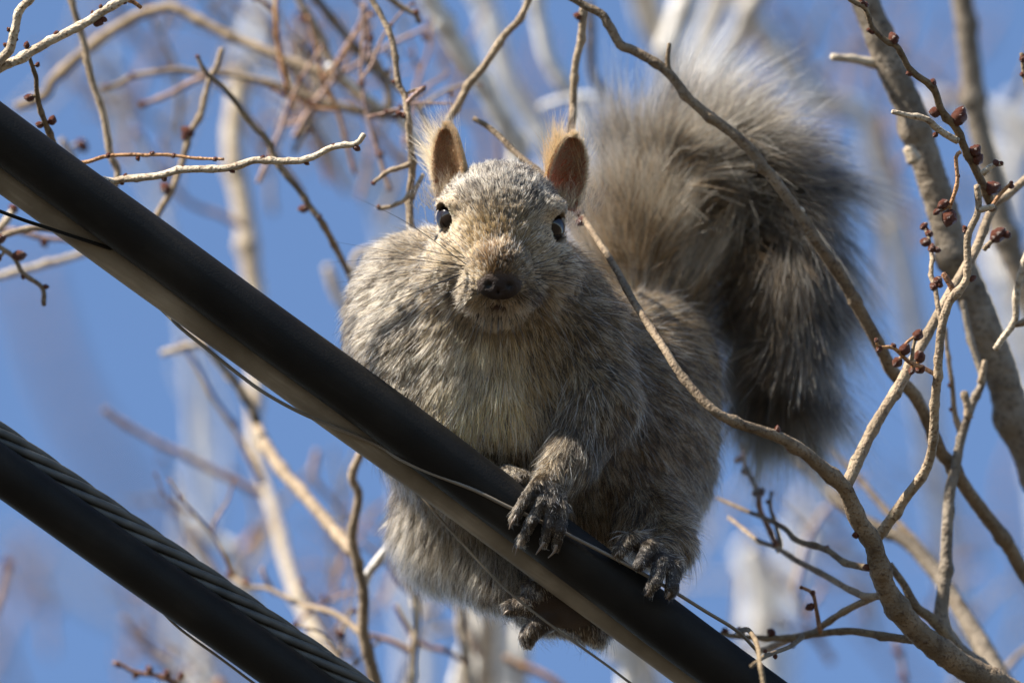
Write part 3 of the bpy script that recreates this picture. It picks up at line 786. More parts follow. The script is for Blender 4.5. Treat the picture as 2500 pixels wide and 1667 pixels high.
def ell(c, r, k=40, rot=None, cut=False):
    c = np.array(c, dtype=np.float32); r = np.array(r, dtype=np.float32)
    R_ = max(r) + k + 25
    sl = box_of(c - R_, c + R_)
    X = gx[0][sl[0]][:, None, None] - c[0]
    Y = gx[1][sl[1]][None, :, None] - c[1]
    Z = gx[2][sl[2]][None, None, :] - c[2]
    if rot is not None:
        m_ = rotm(*rot).T.astype(np.float32)
        X, Y, Z = (m_[i, 0] * X + m_[i, 1] * Y + m_[i, 2] * Z for i in range(3))
    k0 = np.sqrt((X / r[0]) ** 2 + (Y / r[1]) ** 2 + (Z / r[2]) ** 2)
    k1 = np.sqrt((X / r[0] ** 2) ** 2 + (Y / r[1] ** 2) ** 2 + (Z / r[2] ** 2) ** 2) + 1e-9
    blend(sl, k0 * (k0 - 1) / k1, k, cut)

def cone(a, b, ra, rb, k=20, cut=False):
    a = np.array(a, dtype=np.float32); b = np.array(b, dtype=np.float32)
    R_ = max(ra, rb) + k + 25
    sl = box_of(np.minimum(a, b) - R_, np.maximum(a, b) + R_)
    X = gx[0][sl[0]][:, None, None] - a[0]
    Y = gx[1][sl[1]][None, :, None] - a[1]
    Z = gx[2][sl[2]][None, None, :] - a[2]
    ab = b - a
    t_ = np.clip((X * ab[0] + Y * ab[1] + Z * ab[2]) / float(ab @ ab), 0, 1)
    d = np.sqrt((X - t_ * ab[0]) ** 2 + (Y - t_ * ab[1]) ** 2 + (Z - t_ * ab[2]) ** 2) - (ra + (rb - ra) * t_)
    blend(sl, d, k, cut)

def chain(pts, rs, k=12):
    for i in range(len(pts) - 1):
        cone(pts[i], pts[i + 1], rs[i], rs[i + 1], k)

# trunk of the body
ell((1205, 800, -300), (300, 250, 215), 60)             # neck and shoulders
ell((1190, 960, -280), (310, 300, 225), 80)             # chest
ell((1330, 1080, -460), (330, 320, 330), 90)            # belly
ell((1460, 960, -560), (270, 235, 300), 90)             # back
ell((1600, 905, -610), (150, 178, 220), 70)              # rump
ell((1540, 1090, -500), (212, 295, 275), 60)            # haunch on the viewer's right
ell((1130, 1260, -420), (165, 190, 190), 70, (0, 0, 25))   # haunch below the cable
ell((1235, 1400, -330), (110, 80, 110), 60)
ell((1005, 790, -330), (155, 215, 180), 90)             # shoulder on the viewer's left
# neck ruff and head
ell((1215, 735, -175), (205, 160, 155), 60)
ell((1222, 535, -120), (150, 135, 165), 50)             # cranium
ell((1140, 660, -78), (104, 96, 104), 50)                # cheeks
ell((1304, 664, -78), (104, 96, 104), 50)
ell((1221, 610, -10), (88, 82, 90), 50)                 # bridge of the nose
ell((1219, 664, 40), (72, 60, 70), 40)                  # muzzle
ell((1174, 712, 18), (56, 44, 52), 22)                  # lips
ell((1262, 714, 18), (56, 44, 52), 22)
ell((1216, 760, -14), (58, 30, 50), 28)                  # chin
ell((1114, 500, -52), (46, 30, 50), 22)                 # brows
ell((1336, 512, -52), (46, 30, 50), 22)
ell((1219, 654, 68), (63, 62, 58), 20)                  # nose block
ell((1219, 694, 104), (56, 40, 25), 14)                  # nose pad
ell((1194, 697, 129), (10, 7, 14), 5, (0, 0, -20), cut=True)
ell((1244, 698, 129), (10, 7, 14), 5, (0, 0, 20), cut=True)
cone((1217, 704, 131), (1216, 738, 82), 4, 5, 6, cut=True)
cone((1180, 744, 52), (1216, 738, 68), 4, 5, 6, cut=True)
cone((1216, 738, 68), (1252, 745, 52), 5, 4, 6, cut=True)
EYE_R = 39.0
EYES, EYEN = [], []
for ex, ey, yaw in ((1087, 534, -36), (1359, 556, 40)):
    col_ = vol[int((ex - lo[0]) / H + 0.5), int((ey - lo[1]) / H + 0.5), :]
    zs = gx[2][np.nonzero(col_ < 0)[0].max()]
    n_ = np.array([math.sin(math.radians(yaw)), 0.05, math.cos(math.radians(yaw))])
    c = np.array([ex, ey, zs]) - n_ * (EYE_R - 11)
    EYES.append(c); EYEN.append(n_)
    ell(c + n_ * (EYE_R - 5), (32, 42, 15), 14, (0, yaw, 0))                      # lid swelling
    ell(c + n_ * 40, (28, 38, 60), 6, (0, yaw, 0), cut=True)                # opening between the lids
# fore limb on the viewer's right, holding the cable
chain([(1420, 830, -180), (1470, 990, -110), (1395, 1120, -40), (1340, 1185, 25)], [108, 84, 50, 36], 45)
FING = [[(1330, 1170, 50), (1306, 1188, 72), (1280, 1222, 84), (1256, 1262, 82)],
        [(1340, 1182, 56), (1322, 1222, 84), (1300, 1268, 88), (1274, 1316, 76)],
        [(1352, 1192, 56), (1346, 1232, 86), (1340, 1280, 88), (1328, 1324, 74)],
        [(1362, 1196, 48), (1370, 1240, 78), (1366, 1290, 84), (1358, 1330, 70)]]
for f_ in FING:
    chain(f_, [16, 15, 14, 12], 5)
# fore limb on the left: lies behind and on top of the cable
chain([(985, 850, -210), (985, 1010, -190), (1110, 1140, -130), (1195, 1168, -62)], [110, 80, 44, 24], 36)
LF = [[(1195, 1160, -58), (1240, 1148, -30), (1284, 1158, -2)], [(1195, 1164, -58), (1232, 1156, -26), (1262, 1172, 6)]]
for f_ in LF:
    chain(f_, [17, 14, 10], 8)
# hind foot on the right, toes over the cable
chain([(1560, 1230, -330), (1630, 1330, -150), (1592, 1348, -40)], [130, 56, 34], 40)
TOES = [[(1580, 1335, -30), (1540, 1318, 22), (1512, 1346, 52)], [(1590, 1345, -20), (1585, 1336, 40), (1560, 1378, 74)],
        [(1605, 1360, -15), (1614, 1372, 48), (1598, 1420, 78), (1584, 1440, 76)], [(1625, 1370, -20), (1646, 1388, 36), (1640, 1432, 64), (1634, 1448, 62)]]
for f_ in TOES:
    chain(f_, [23, 20, 16, 13][:len(f_)], 6)
# hind foot below the cable, sole towards the viewer, toes pointing left
chain([(1180, 1350, -330), (1330, 1480, -250), (1455, 1545, -175)], [90, 58, 34], 40)
ell((1385, 1492, -150), (92, 48, 34), 30, (0, 0, 32))
SOLE = [[(1345, 1462, -140), (1318, 1446, -118), (1296, 1438, -124)], [(1325, 1482, -138), (1285, 1480, -116), (1246, 1488, -126)],
        [(1345, 1512, -138), (1312, 1530, -112), (1290, 1552, -116), (1290, 1568, -124)]]
for f_ in SOLE:
    chain(f_, [30, 27, 21, 17][:len(f_)], 8)

# --- surface nets ----------------------------------------------------
def surface_nets(v):
    s_ = v < 0
    c = np.zeros(np.array(v.shape) - 1, dtype=np.int8)
    offs = [(i, j, k) for i in (0, 1) for j in (0, 1) for k in (0, 1)]
    n0, n1, n2 = v.shape
    for i, j, k in offs:
        c += s_[i:n0 - 1 + i, j:n1 - 1 + j, k:n2 - 1 + k]
    ijk = np.argwhere((c > 0) & (c < 8))
    vals = np.stack([v[ijk[:, 0] + o_[0], ijk[:, 1] + o_[1], ijk[:, 2] + o_[2]] for o_ in offs], 1)
    acc = np.zeros((len(ijk), 3)); cnt = np.zeros(len(ijk))
    oa = np.array(offs, dtype=float)
    for a in range(8):
        for b_ in range(a + 1, 8):
            if np.abs(oa[a] - oa[b_]).sum() == 1:
                va, vb = vals[:, a], vals[:, b_]
                mk = (va < 0) != (vb < 0)
                t_ = va[mk] / (va[mk] - vb[mk])
                acc[mk] += oa[a] + (oa[b_] - oa[a]) * t_[:, None]
                cnt[mk] += 1
    pts = ijk + acc / cnt[:, None]
    idx = -np.ones(c.shape, dtype=np.int64)
    idx[ijk[:, 0], ijk[:, 1], ijk[:, 2]] = np.arange(len(ijk))
    quads = []
    for ax_ in range(3):
        sh = [slice(None)] * 3; sh2 = [slice(None)] * 3
        sh[ax_] = slice(0, -1); sh2[ax_] = slice(1, None)
        d = s_[tuple(sh)].astype(np.int8) - s_[tuple(sh2)].astype(np.int8)
        e = np.argwhere(d != 0)
        u_, w_ = (ax_ + 1) % 3, (ax_ + 2) % 3
        ok = (e[:, u_] > 0) & (e[:, w_] > 0) & (e[:, u_] < v.shape[u_] - 1) & (e[:, w_] < v.shape[w_] - 1)
        e = e[ok]
        sg = d[e[:, 0], e[:, 1], e[:, 2]]
        q = []
        for du, dw in ((-1, -1), (0, -1), (0, 0), (-1, 0)):
            f_ = e.copy(); f_[:, u_] += du; f_[:, w_] += dw
            q.append(idx[f_[:, 0], f_[:, 1], f_[:, 2]])
        q = np.stack(q, 1)
        q[sg < 0] = q[sg < 0][:, ::-1]
        quads.append(q)
    return pts, np.vstack(quads)

pts, quads = surface_nets(vol)
BV = lo + H * pts
quads = quads[(quads >= 0).all(1)]
e_ = np.vstack([quads[:, [0, 1]], quads[:, [1, 2]], quads[:, [2, 3]], quads[:, [3, 0]]])
for _ in range(2):                                       # light smoothing
    acc = np.zeros_like(BV); cn = np.zeros(len(BV))
    np.add.at(acc, e_[:, 0], BV[e_[:, 1]]); np.add.at(cn, e_[:, 0], 1)
    np.add.at(acc, e_[:, 1], BV[e_[:, 0]]); np.add.at(cn, e_[:, 1], 1)
    BV = 0.6 * BV + 0.4 * acc / cn[:, None]
def vnormals(V, F):
    n_ = np.zeros_like(V)
    fn = np.cross(V[F[:, 2]] - V[F[:, 0]], V[F[:, 3]] - V[F[:, 1]])
    for a in range(4):
        np.add.at(n_, F[:, a], fn)
    return n_ / (np.linalg.norm(n_, axis=1)[:, None] + 1e-9)
BN = vnormals(BV, quads)
# outward = rising distance
cen = BV.mean(0)
if ((BV - cen) * BN).sum() < 0:
    BN = -BN
    quads = quads[:, ::-1]

# --- painting fields -------------------------------------------------
def field(p, base, blobs):
    base = np.atleast_1d(np.array(base, dtype=float))
    out = np.repeat(base[None, :], len(p), 0)
    for c, s_, v_ in blobs:
        s_ = np.array(s_, dtype=float) * np.ones(3)
        w_ = np.exp(-(((p - np.array(c, dtype=float)) / s_) ** 2).sum(1))
        w_ = np.clip(w_ * 1.25, 0, 1)[:, None]
        out = out * (1 - w_) + np.atleast_1d(np.array(v_, dtype=float))[None, :] * w_
    return out

PAW = [(1310, 1230, 60), (1335, 1290, 80), (1560, 1370, 50), (1620, 1410, 60), (1230, 1145, -20), (1180, 1140, -60)]
BASE = (0.36, 0.235, 0.10)
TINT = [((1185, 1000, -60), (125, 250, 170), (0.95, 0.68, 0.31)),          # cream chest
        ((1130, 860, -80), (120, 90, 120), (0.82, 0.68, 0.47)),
        ((900, 760, -200), (130, 240, 220), (0.48, 0.375, 0.24)),  # shoulder on the viewer's left, lightened to imitate sunlight
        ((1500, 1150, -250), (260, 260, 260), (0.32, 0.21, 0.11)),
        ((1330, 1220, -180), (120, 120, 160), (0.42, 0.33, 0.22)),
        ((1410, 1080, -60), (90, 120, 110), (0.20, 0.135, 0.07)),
        ((1050, 1330, -250), (180, 180, 250), (0.50, 0.46, 0.40)),
        ((1222, 450, -60), (165, 125, 170), (0.235, 0.205, 0.165)),           # crown
        ((1220, 600, 20), (110, 80, 110), (0.40, 0.26, 0.105)),             # tan muzzle top
        ((1135, 690, -10), (75, 75, 90), (0.56, 0.44, 0.29)),              # cheeks
        ((1310, 690, -10), (75, 75, 90), (0.50, 0.39, 0.26)),
        ((1090, 535, -20), (42, 50, 60), (0.86, 0.66, 0.42)),              # eye rings
        ((1354, 554, -20), (42, 50, 60), (0.80, 0.60, 0.38)),
        ((1219, 628, 100), (66, 58, 80), (0.15, 0.075, 0.022)),             # dark nose top
        ((1216, 762, 20), (70, 34, 60), (0.62, 0.52, 0.42)),               # chin
        ((1105, 715, 20), (28, 26, 60), (0.16, 0.12, 0.085)),
        ((1300, 725, 20), (26, 22, 60), (0.14, 0.10, 0.075))] \
    + [(c, (80, 70, 70), (0.045, 0.038, 0.033)) for c in PAW] \
    + [((1330, 1500, -120), (170, 110, 90), (0.06, 0.045, 0.034))]
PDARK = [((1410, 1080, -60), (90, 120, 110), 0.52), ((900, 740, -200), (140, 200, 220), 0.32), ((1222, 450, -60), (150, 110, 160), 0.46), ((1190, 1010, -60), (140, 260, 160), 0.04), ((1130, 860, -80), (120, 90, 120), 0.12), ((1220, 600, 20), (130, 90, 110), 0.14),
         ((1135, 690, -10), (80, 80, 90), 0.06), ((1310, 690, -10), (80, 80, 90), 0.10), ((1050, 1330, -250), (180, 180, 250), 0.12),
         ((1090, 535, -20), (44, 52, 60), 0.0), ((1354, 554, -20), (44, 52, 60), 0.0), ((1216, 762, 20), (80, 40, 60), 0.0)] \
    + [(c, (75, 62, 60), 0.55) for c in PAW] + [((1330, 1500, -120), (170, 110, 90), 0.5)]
PWHITE = [((1190, 1010, -60), (140, 260, 160), 0.3), ((1000, 860, -120), (200, 160, 200), 0.46), ((900, 700, -200), (150, 190, 220), 0.42), ((1222, 450, -60), (150, 110, 160), 0.36),  # extra white hairs on the left shoulder paint in sunlight
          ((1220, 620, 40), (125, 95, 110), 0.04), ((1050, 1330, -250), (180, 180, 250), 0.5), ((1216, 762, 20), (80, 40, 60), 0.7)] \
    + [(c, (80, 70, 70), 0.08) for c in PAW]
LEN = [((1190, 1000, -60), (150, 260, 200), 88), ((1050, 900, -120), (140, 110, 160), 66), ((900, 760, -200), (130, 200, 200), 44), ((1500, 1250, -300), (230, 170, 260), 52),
       ((1080, 1330, -300), (200, 180, 260), 78), ((1222, 500, -80), (180, 130, 170), 31), ((1220, 620, 20), (130, 80, 110), 20), ((1135, 690, -10), (75, 70, 90), 34), ((1310, 690, -10), (75, 70, 90), 34),
       ((1400, 1130, -40), (80, 80, 90), 50), ((1340, 1195, 30), (60, 50, 60), 30), ((1216, 750, 20), (60, 40, 60), 24),
       ((1218, 672, 90), (66, 50, 50), 7), ((1087, 534, -20), (62, 66, 60), 9), ((1359, 556, -20), (62, 66, 60), 9)] \
    + [(c, (80, 72, 75), 6) for c in PAW] + [((1320, 1500, -120), (150, 100, 80), 8)]

def flow(p):
    nose = np.array([1219, 690, 110.0])
    a = p - nose
    a /= np.linalg.norm(a, axis=1)[:, None] + 1e-6
    a = a + np.array([0, -0.1, -0.35])
    neck = np.array([1215, 720, -60.0])
    b_ = p - neck
    b_ /= np.linalg.norm(b_, axis=1)[:, None] + 1e-6
    b_ = 0.75 * b_ + np.array([0.0, 0.75, -0.25])
    wh = np.exp(-(((p - np.array([1220, 590, 0.0])) / np.array([200, 190, 220.0])) ** 2).sum(1) ** 2)[:, None]
    f_ = a * wh + b_ * (1 - wh)
    # towards the fingers on the arm
    arm = np.exp(-(((p - np.array([1390, 1120, 0.0])) / np.array([110, 130, 160.0])) ** 2).sum(1))[:, None]
    f_ = f_ * (1 - arm) + arm * np.array([-0.45, 0.8, 0.25])
    return f_

NOSE = np.array([1219.0, 704.0, 118.0])
def bare(p):
    """0 where skin is naked (nose, eyes, soles), 1 where fur grows"""
    k = np.ones(len(p))
    q = ((p - NOSE) / np.array([60, 36, 40.0])) ** 2
    k *= np.clip((q.sum(1) - 0.9) * 2, 0, 1)
    for c_, r_ in (((1216, 748, 55), (24, 11, 40)), ((1217, 726, 90), (7, 18, 40))):
        k *= np.clip(((((p - np.array(c_)) / np.array(r_, dtype=float)) ** 2).sum(1) - 0.7) * 2, 0, 1)
    for e in EYES:
        n_ = EYEN[0] if e is EYES[0] else EYEN[1]
        v_ = p - (e + n_ * EYE_R)
        z_ = v_ @ n_
        s_ = np.cross(np.array([0.0, 1.0, 0.0]), n_)
        rr_ = np.sqrt(((v_ @ s_) / 32.0) ** 2 + (v_[:, 1] / 41.0) ** 2)
        k *= np.where(np.abs(z_) < 45, np.clip((rr_ - 1.0) * 6, 0, 1), 1)
    q = ((p - np.array([1385, 1496, -105.0])) / np.array([85, 48, 42.0])) ** 2
    k *= np.clip((q.sum(1) - 0.8) * 3, 0, 1)
    return k

skin = field(BV, (0.12, 0.085, 0.055), [(c, (80, 70, 70), (0.04, 0.033, 0.028)) for c in PAW] + [((1190, 1010, -60), (130, 250, 160), (0.30, 0.24, 0.16)), ((1219, 704, 118), (62, 44, 44), (0.018, 0.010, 0.008)),
        ((1219, 634, 100), (66, 54, 80), (0.085, 0.042, 0.016)), ((1219, 708, 118), (62, 46, 50), (0.015, 0.0075, 0.005)), ((1217, 745, 60), (40, 18, 40), (0.03, 0.010, 0.008)), ((1360, 1495, -110), (110, 80, 60), (0.05, 0.034, 0.025)),
        ((1194, 697, 118), (10, 8, 25), (0.006, 0.004, 0.003)), ((1244, 698, 118), (10, 8, 25), (0.006, 0.004, 0.003))]
       + [(e + n_ * 30, (66, 70, 60), (0.42, 0.31, 0.20)) for e, n_ in zip(EYES, EYEN)] + [(e + n_ * 20, (33, 42, 40), (0.03, 0.02, 0.016)) for e, n_ in zip(EYES, EYEN)])
skin = np.hstack([skin, np.zeros((len(skin), 1))])

# --- ears ------------------------------------------------------------
def ear(base, up, face, height, width, deep, seed):
    up = np.array(up, float); up /= np.linalg.norm(up)
    face = np.array(face, float); face -= up * face.dot(up); face /= np.linalg.norm(face)
    side = np.cross(up, face)
    nv_, na = 20, 17
    inner, outer = [], []
    for i in range(nv_ + 1):
        v_ = i / nv_
        wv = width * (0.82 + 0.24 * math.sin(0.5 * math.pi * min(v_ / 0.55, 1))) * math.sqrt(max(1 - v_ ** 3.0, 0.0)) + 1.0
        spread = 2.7 - 0.7 * v_
        dv = deep * (1 - 0.55 * v_)
        ctr = np.array(base, float) + up * height * v_ - face * (22 * v_ * v_)
        for j in range(na):
            a = (j / (na - 1) - 0.5) * 2 * spread * 0.5
            s_ = math.sin(a) / math.sin(min(spread * 0.5, math.pi / 2))
            p_ = ctr + side * wv * s_ - face * dv * (math.cos(a) - math.cos(spread * 0.5))
            nrm = side * math.sin(a) - face * math.cos(a)
            inner.append(p_ - nrm * 3.0)
            outer.append(p_ + nrm * 3.5)
    vs = np.array(inner + outer)
    n_ = len(inner)
    fs = []
    for i in range(nv_):
        for j in range(na - 1):
            a, b_, c_, d_ = i * na + j, i * na + j + 1, (i + 1) * na + j + 1, (i + 1) * na + j
            fs.append((a, b_, c_, d_))
            fs.append((n_ + a, n_ + d_, n_ + c_, n_ + b_))
        for j in (0, na - 1):
            a, d_ = i * na + j, (i + 1) * na + j
            fs.append((a, d_, n_ + d_, n_ + a) if j == 0 else (a, n_ + a, n_ + d_, d_))
    for j in range(na - 1):
        a, b_ = nv_ * na + j, nv_ * na + j + 1
        fs.append((a, b_, n_ + b_, n_ + a))
    return vs, fs, n_, (up, face, side)

EARS = [ear((1100, 486, -140), (-0.16, -1, -0.05), (-0.70, 0.12, 0.71), 180, 51, 84, 1),
        ear((1366, 504, -145), (0.28, -1, -0.05), (0.52, 0.12, 0.85), 178, 53, 80, 2)]

# --- tail core -------------------------------------------------------
TAIL = np.array([(1560, 930, -720), (1595, 820, -790), (1592, 690, -850), (1600, 565, -890), (1652, 448, -920), (1755, 392, -930), (1845, 430, -925), (1902, 530, -910), (1930, 680, -895), (1928, 830, -880), (1928, 950, -870)], float)
tc_ = catmull(TAIL, 14)
tr_ = np.interp(np.linspace(0, 1, len(tc_)), [0, 0.1, 0.5, 0.9, 1], [60, 40, 36, 26, 10])
tv, tf = tube(tc_, tr_, 16)

allv = [BV]; allf = [tuple(q) for q in quads.tolist()]; alls = [skin]
off_ = len(BV)
for vs, fs, n_, fr in EARS:
    allv.append(vs)
    allf += [tuple(x + off_ for x in q) for q in fs]
    hgt = np.linspace(0, 1, 21).repeat(17)
    inn = np.column_stack([0.36 - 0.06 * hgt, 0.135 - 0.02 * hgt, 0.075 - 0.02 * hgt, np.full(n_, 0.4)])
    out_ = np.column_stack([np.full(n_, 0.32), np.full(n_, 0.17), np.full(n_, 0.07), np.full(n_, 0.4)])
    if off_ > len(BV):
        inn[:, 0] *= 1.7; inn[:, 3] = 0.75; out_[:, 0] *= 1.3; out_[:, 3] = 0.75  # right ear reddened and more translucent, painting in a backlit glow
    alls += [inn, out_]
    off_ += len(vs)
allv.append(tv)
allf += [tuple(x + off_ for x in q) for q in tf]
alls.append(np.tile([0.13, 0.09, 0.06, 0.0], (len(tv), 1)))
SQ = empty('squirrel', Q([[1330, 1300, -150]])[0], 'grey and tan squirrel gripping the cable, staring down with its bushy tail raised', 'squirrel')
allf = [f_[::-1] for f_ in allf]                       # image y runs down, so turn the faces outward
body = part('body', Q(np.vstack(allv)), allf, M['skin'], SQ, attrs={'tint': np.vstack(alls)})

# eyes
for e in EYES:
    nu, nv2 = 24, 16
    vs, fs = [], []
    for i in range(nv2 + 1):
        th = math.pi * i / nv2
        for j in range(nu):
            a = 2 * math.pi * j / nu
            vs.append(e + EYE_R * np.array([math.sin(th) * math.cos(a), math.cos(th), math.sin(th) * math.sin(a)]))
    for i in range(nv2):
        for j in range(nu):
            k = (j + 1) % nu
            fs.append((i * nu + k, (i + 1) * nu + k, (i + 1) * nu + j, i * nu + j))
    part('eye', Q(vs), fs, M['eye'], SQ)

# claws
def claw(p0, p1, p2, r0):
    c = catmull([p0, p1, p2], 3.0)
    part('claw', *tube(Q(c), np.linspace(r0, 1.2, len(c)) * S, 8), M['claw'], SQ)
claw((1262, 1256, 90), (1250, 1274, 94), (1243, 1290, 84), 5)
claw((1276, 1312, 86), (1264, 1334, 86), (1258, 1354, 76), 5)
claw((1328, 1322, 84), (1318, 1338, 84), (1308, 1352, 76), 5)
claw((1358, 1328, 80), (1352, 1346, 80), (1338, 1360, 72), 5)
claw((1586, 1436, 84), (1580, 1446, 86), (1572, 1452, 80), 6)
claw((1634, 1444, 72), (1630, 1454, 74), (1624, 1460, 68), 6)
claw((1290, 1562, -110), (1288, 1576, -106), (1296, 1588, -110), 7)
claw((1250, 1490, -112), (1236, 1496, -104), (1228, 1504, -108), 6)
claw((1512, 1344, 62), (1504, 1352, 68), (1498, 1360, 62), 5)

# --- fur -------------------------------------------------------------
HP, HC, HR, HS = [], [], [], []
def add_hair(p0, dirs, nrm, length, lift, nseg, r0, croot, cmid, ctip, tipnoise=None, bend=None, band=(0.12, 0.5, 0.62, 0.92)):
    """p0 (n,3); strands leave along nrm*lift and sweep into dirs"""
    n_ = len(p0)
    t_ = np.linspace(0, 1, nseg)
    tang = dirs - nrm * (dirs * nrm).sum(1)[:, None]
    tang /= np.linalg.norm(tang, axis=1)[:, None] + 1e-6
    lf = np.asarray(lift)[:, None]
    L_ = length[:, None]
    out = np.empty((n_, nseg, 3)); colr = np.empty((n_, nseg, 4)); rad = np.empty((n_, nseg))
    for i, s_ in enumerate(t_):
        q = p0 + L_ * (nrm * lf * (s_ - 0.42 * s_ * s_) + tang * ((1 - 0.6 * lf) * s_ + 0.25 * lf * s_ * s_))
        if tipnoise is not None:
            q = q + tipnoise * (s_ ** 1.6)
        if bend is not None:
            q = q + L_ * bend * (s_ * s_)
        out[:, i] = q
        a = np.clip((s_ - band[0]) / (band[1] - band[0]), 0, 1); b_ = np.clip((s_ - band[2]) / (band[3] - band[2]), 0, 1)
        colr[:, i, :3] = (croot * (1 - a) + cmid * a) * (1 - b_) + ctip * b_
        colr[:, i, 3] = 1
        rad[:, i] = r0 * (1 - 0.85 * s_ ** 1.5)
    HP.append(out.reshape(-1, 3)); HC.append(colr.reshape(-1, 4)); HR.append(rad.ravel()); HS.append(np.full(n_, nseg))

def flush(name, parent_root):
    p_ = Q(np.vstack(HP)) - np.array(parent_root.location)
    cu = bpy.data.hair_curves.new(name)
    cu.add_curves(np.concatenate(HS).astype(int).tolist())
    cu.attributes['position'].data.foreach_set('vector', p_.astype(np.float32).ravel())
    ra = cu.attributes.get('radius') or cu.attributes.new('radius', 'FLOAT', 'POINT')
    ra.data.foreach_set('value', (np.concatenate(HR) * S).astype(np.float32))
    ca = cu.attributes.new('tint', 'FLOAT_COLOR', 'POINT')
    hc = np.vstack(HC)
    hc[:, :3] = 0.97 * np.clip(hc[:, :3], 0, 1) ** 1.12
    ca.data.foreach_set('color', hc.astype(np.float32).ravel())
    cu.materials.append(M['fur'])
    o_ = bpy.data.objects.new(name, cu)
    col.objects.link(o_)
    o_.parent = parent_root
    HP.clear(); HC.clear(); HR.clear(); HS.clear()
    return o_

def sample(V, Nm, F, n_, weight=None):
    a, b_, c_, d_ = (V[F[:, i]] for i in range(4))
    area = 0.5 * np.linalg.norm(np.cross(c_ - a, d_ - b_), axis=1)
    if weight is not None:
        area = area * weight
    cs = np.cumsum(area)
    fi = np.searchsorted(cs, rng.random(n_) * cs[-1]).clip(0, len(F) - 1)
    u_, v_ = rng.random((n_, 1)), rng.random((n_, 1))
    f_ = F[fi]
    w4 = [(1 - u_) * (1 - v_), u_ * (1 - v_), u_ * v_, (1 - u_) * v_]
    p_ = sum(V[f_[:, i]] * w4[i] for i in range(4))
    q = sum(Nm[f_[:, i]] * w4[i] for i in range(4))
    return p_, q / (np.linalg.norm(q, axis=1)[:, None] + 1e-9)

fc = BV[quads].mean(1)
fn_ = BN[quads].mean(1)
wt = np.where(fn_[:, 2] > -0.35, 1.0, 0.35)
head_w = np.exp(-(((fc - np.array([1220, 590, 0])) / np.array([210, 210, 200])) ** 2).sum(1) ** 2)
wt = wt * (1 + 1.1 * head_w)
for c in PAW:
    wt = wt * (1 + 1.0 * np.exp(-(((fc - np.array(c)) / 80.0) ** 2).sum(1)))
wt = wt * bare(fc)
NB = 340000
p0, nr = sample(BV, BN, quads, NB, wt)
ln = field(p0, 40, LEN)[:, 0] * rng.uniform(0.65, 1.2, NB) * (0.92 + 0.16 * waves(p0, 60, 5))
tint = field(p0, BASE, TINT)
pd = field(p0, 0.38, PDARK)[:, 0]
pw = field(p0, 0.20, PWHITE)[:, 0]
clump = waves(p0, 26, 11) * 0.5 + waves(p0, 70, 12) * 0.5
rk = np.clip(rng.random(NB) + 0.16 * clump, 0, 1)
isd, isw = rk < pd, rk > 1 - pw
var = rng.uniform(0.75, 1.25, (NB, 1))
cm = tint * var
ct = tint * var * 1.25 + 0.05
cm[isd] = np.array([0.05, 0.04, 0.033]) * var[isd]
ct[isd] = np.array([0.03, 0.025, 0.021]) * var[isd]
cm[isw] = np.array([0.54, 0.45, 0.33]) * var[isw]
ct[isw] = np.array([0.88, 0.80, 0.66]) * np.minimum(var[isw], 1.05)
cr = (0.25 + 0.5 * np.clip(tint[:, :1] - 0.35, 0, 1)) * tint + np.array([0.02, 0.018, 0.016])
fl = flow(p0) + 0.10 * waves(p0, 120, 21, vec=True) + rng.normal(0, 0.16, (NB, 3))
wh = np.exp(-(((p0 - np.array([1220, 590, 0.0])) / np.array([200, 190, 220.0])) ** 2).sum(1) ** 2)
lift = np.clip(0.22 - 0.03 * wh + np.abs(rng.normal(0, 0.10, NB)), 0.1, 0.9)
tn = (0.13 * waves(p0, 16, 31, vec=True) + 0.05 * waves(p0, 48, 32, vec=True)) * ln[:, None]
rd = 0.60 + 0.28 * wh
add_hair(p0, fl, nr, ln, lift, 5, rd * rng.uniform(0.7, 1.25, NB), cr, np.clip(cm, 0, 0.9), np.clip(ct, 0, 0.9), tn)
# long loose guard hairs
NG = 9000
p0, nr = sample(BV, BN, quads, NG, wt * (fc[:, 1] > 560))
ln = field(p0, 66, LEN)[:, 0] * rng.uniform(1.1, 1.7, NG)
sel = rng.random(NG) < 0.28
c_ = np.where(sel[:, None], [[0.75, 0.73, 0.70]], [[0.05, 0.042, 0.036]])
add_hair(p0, flow(p0) + rng.normal(0, 0.25, (NG, 3)), nr, ln, np.clip(0.5 + rng.normal(0, 0.12, NG), 0.2, 0.9), 6, np.full(NG, 0.42), c_ * 0.6, c_, c_)
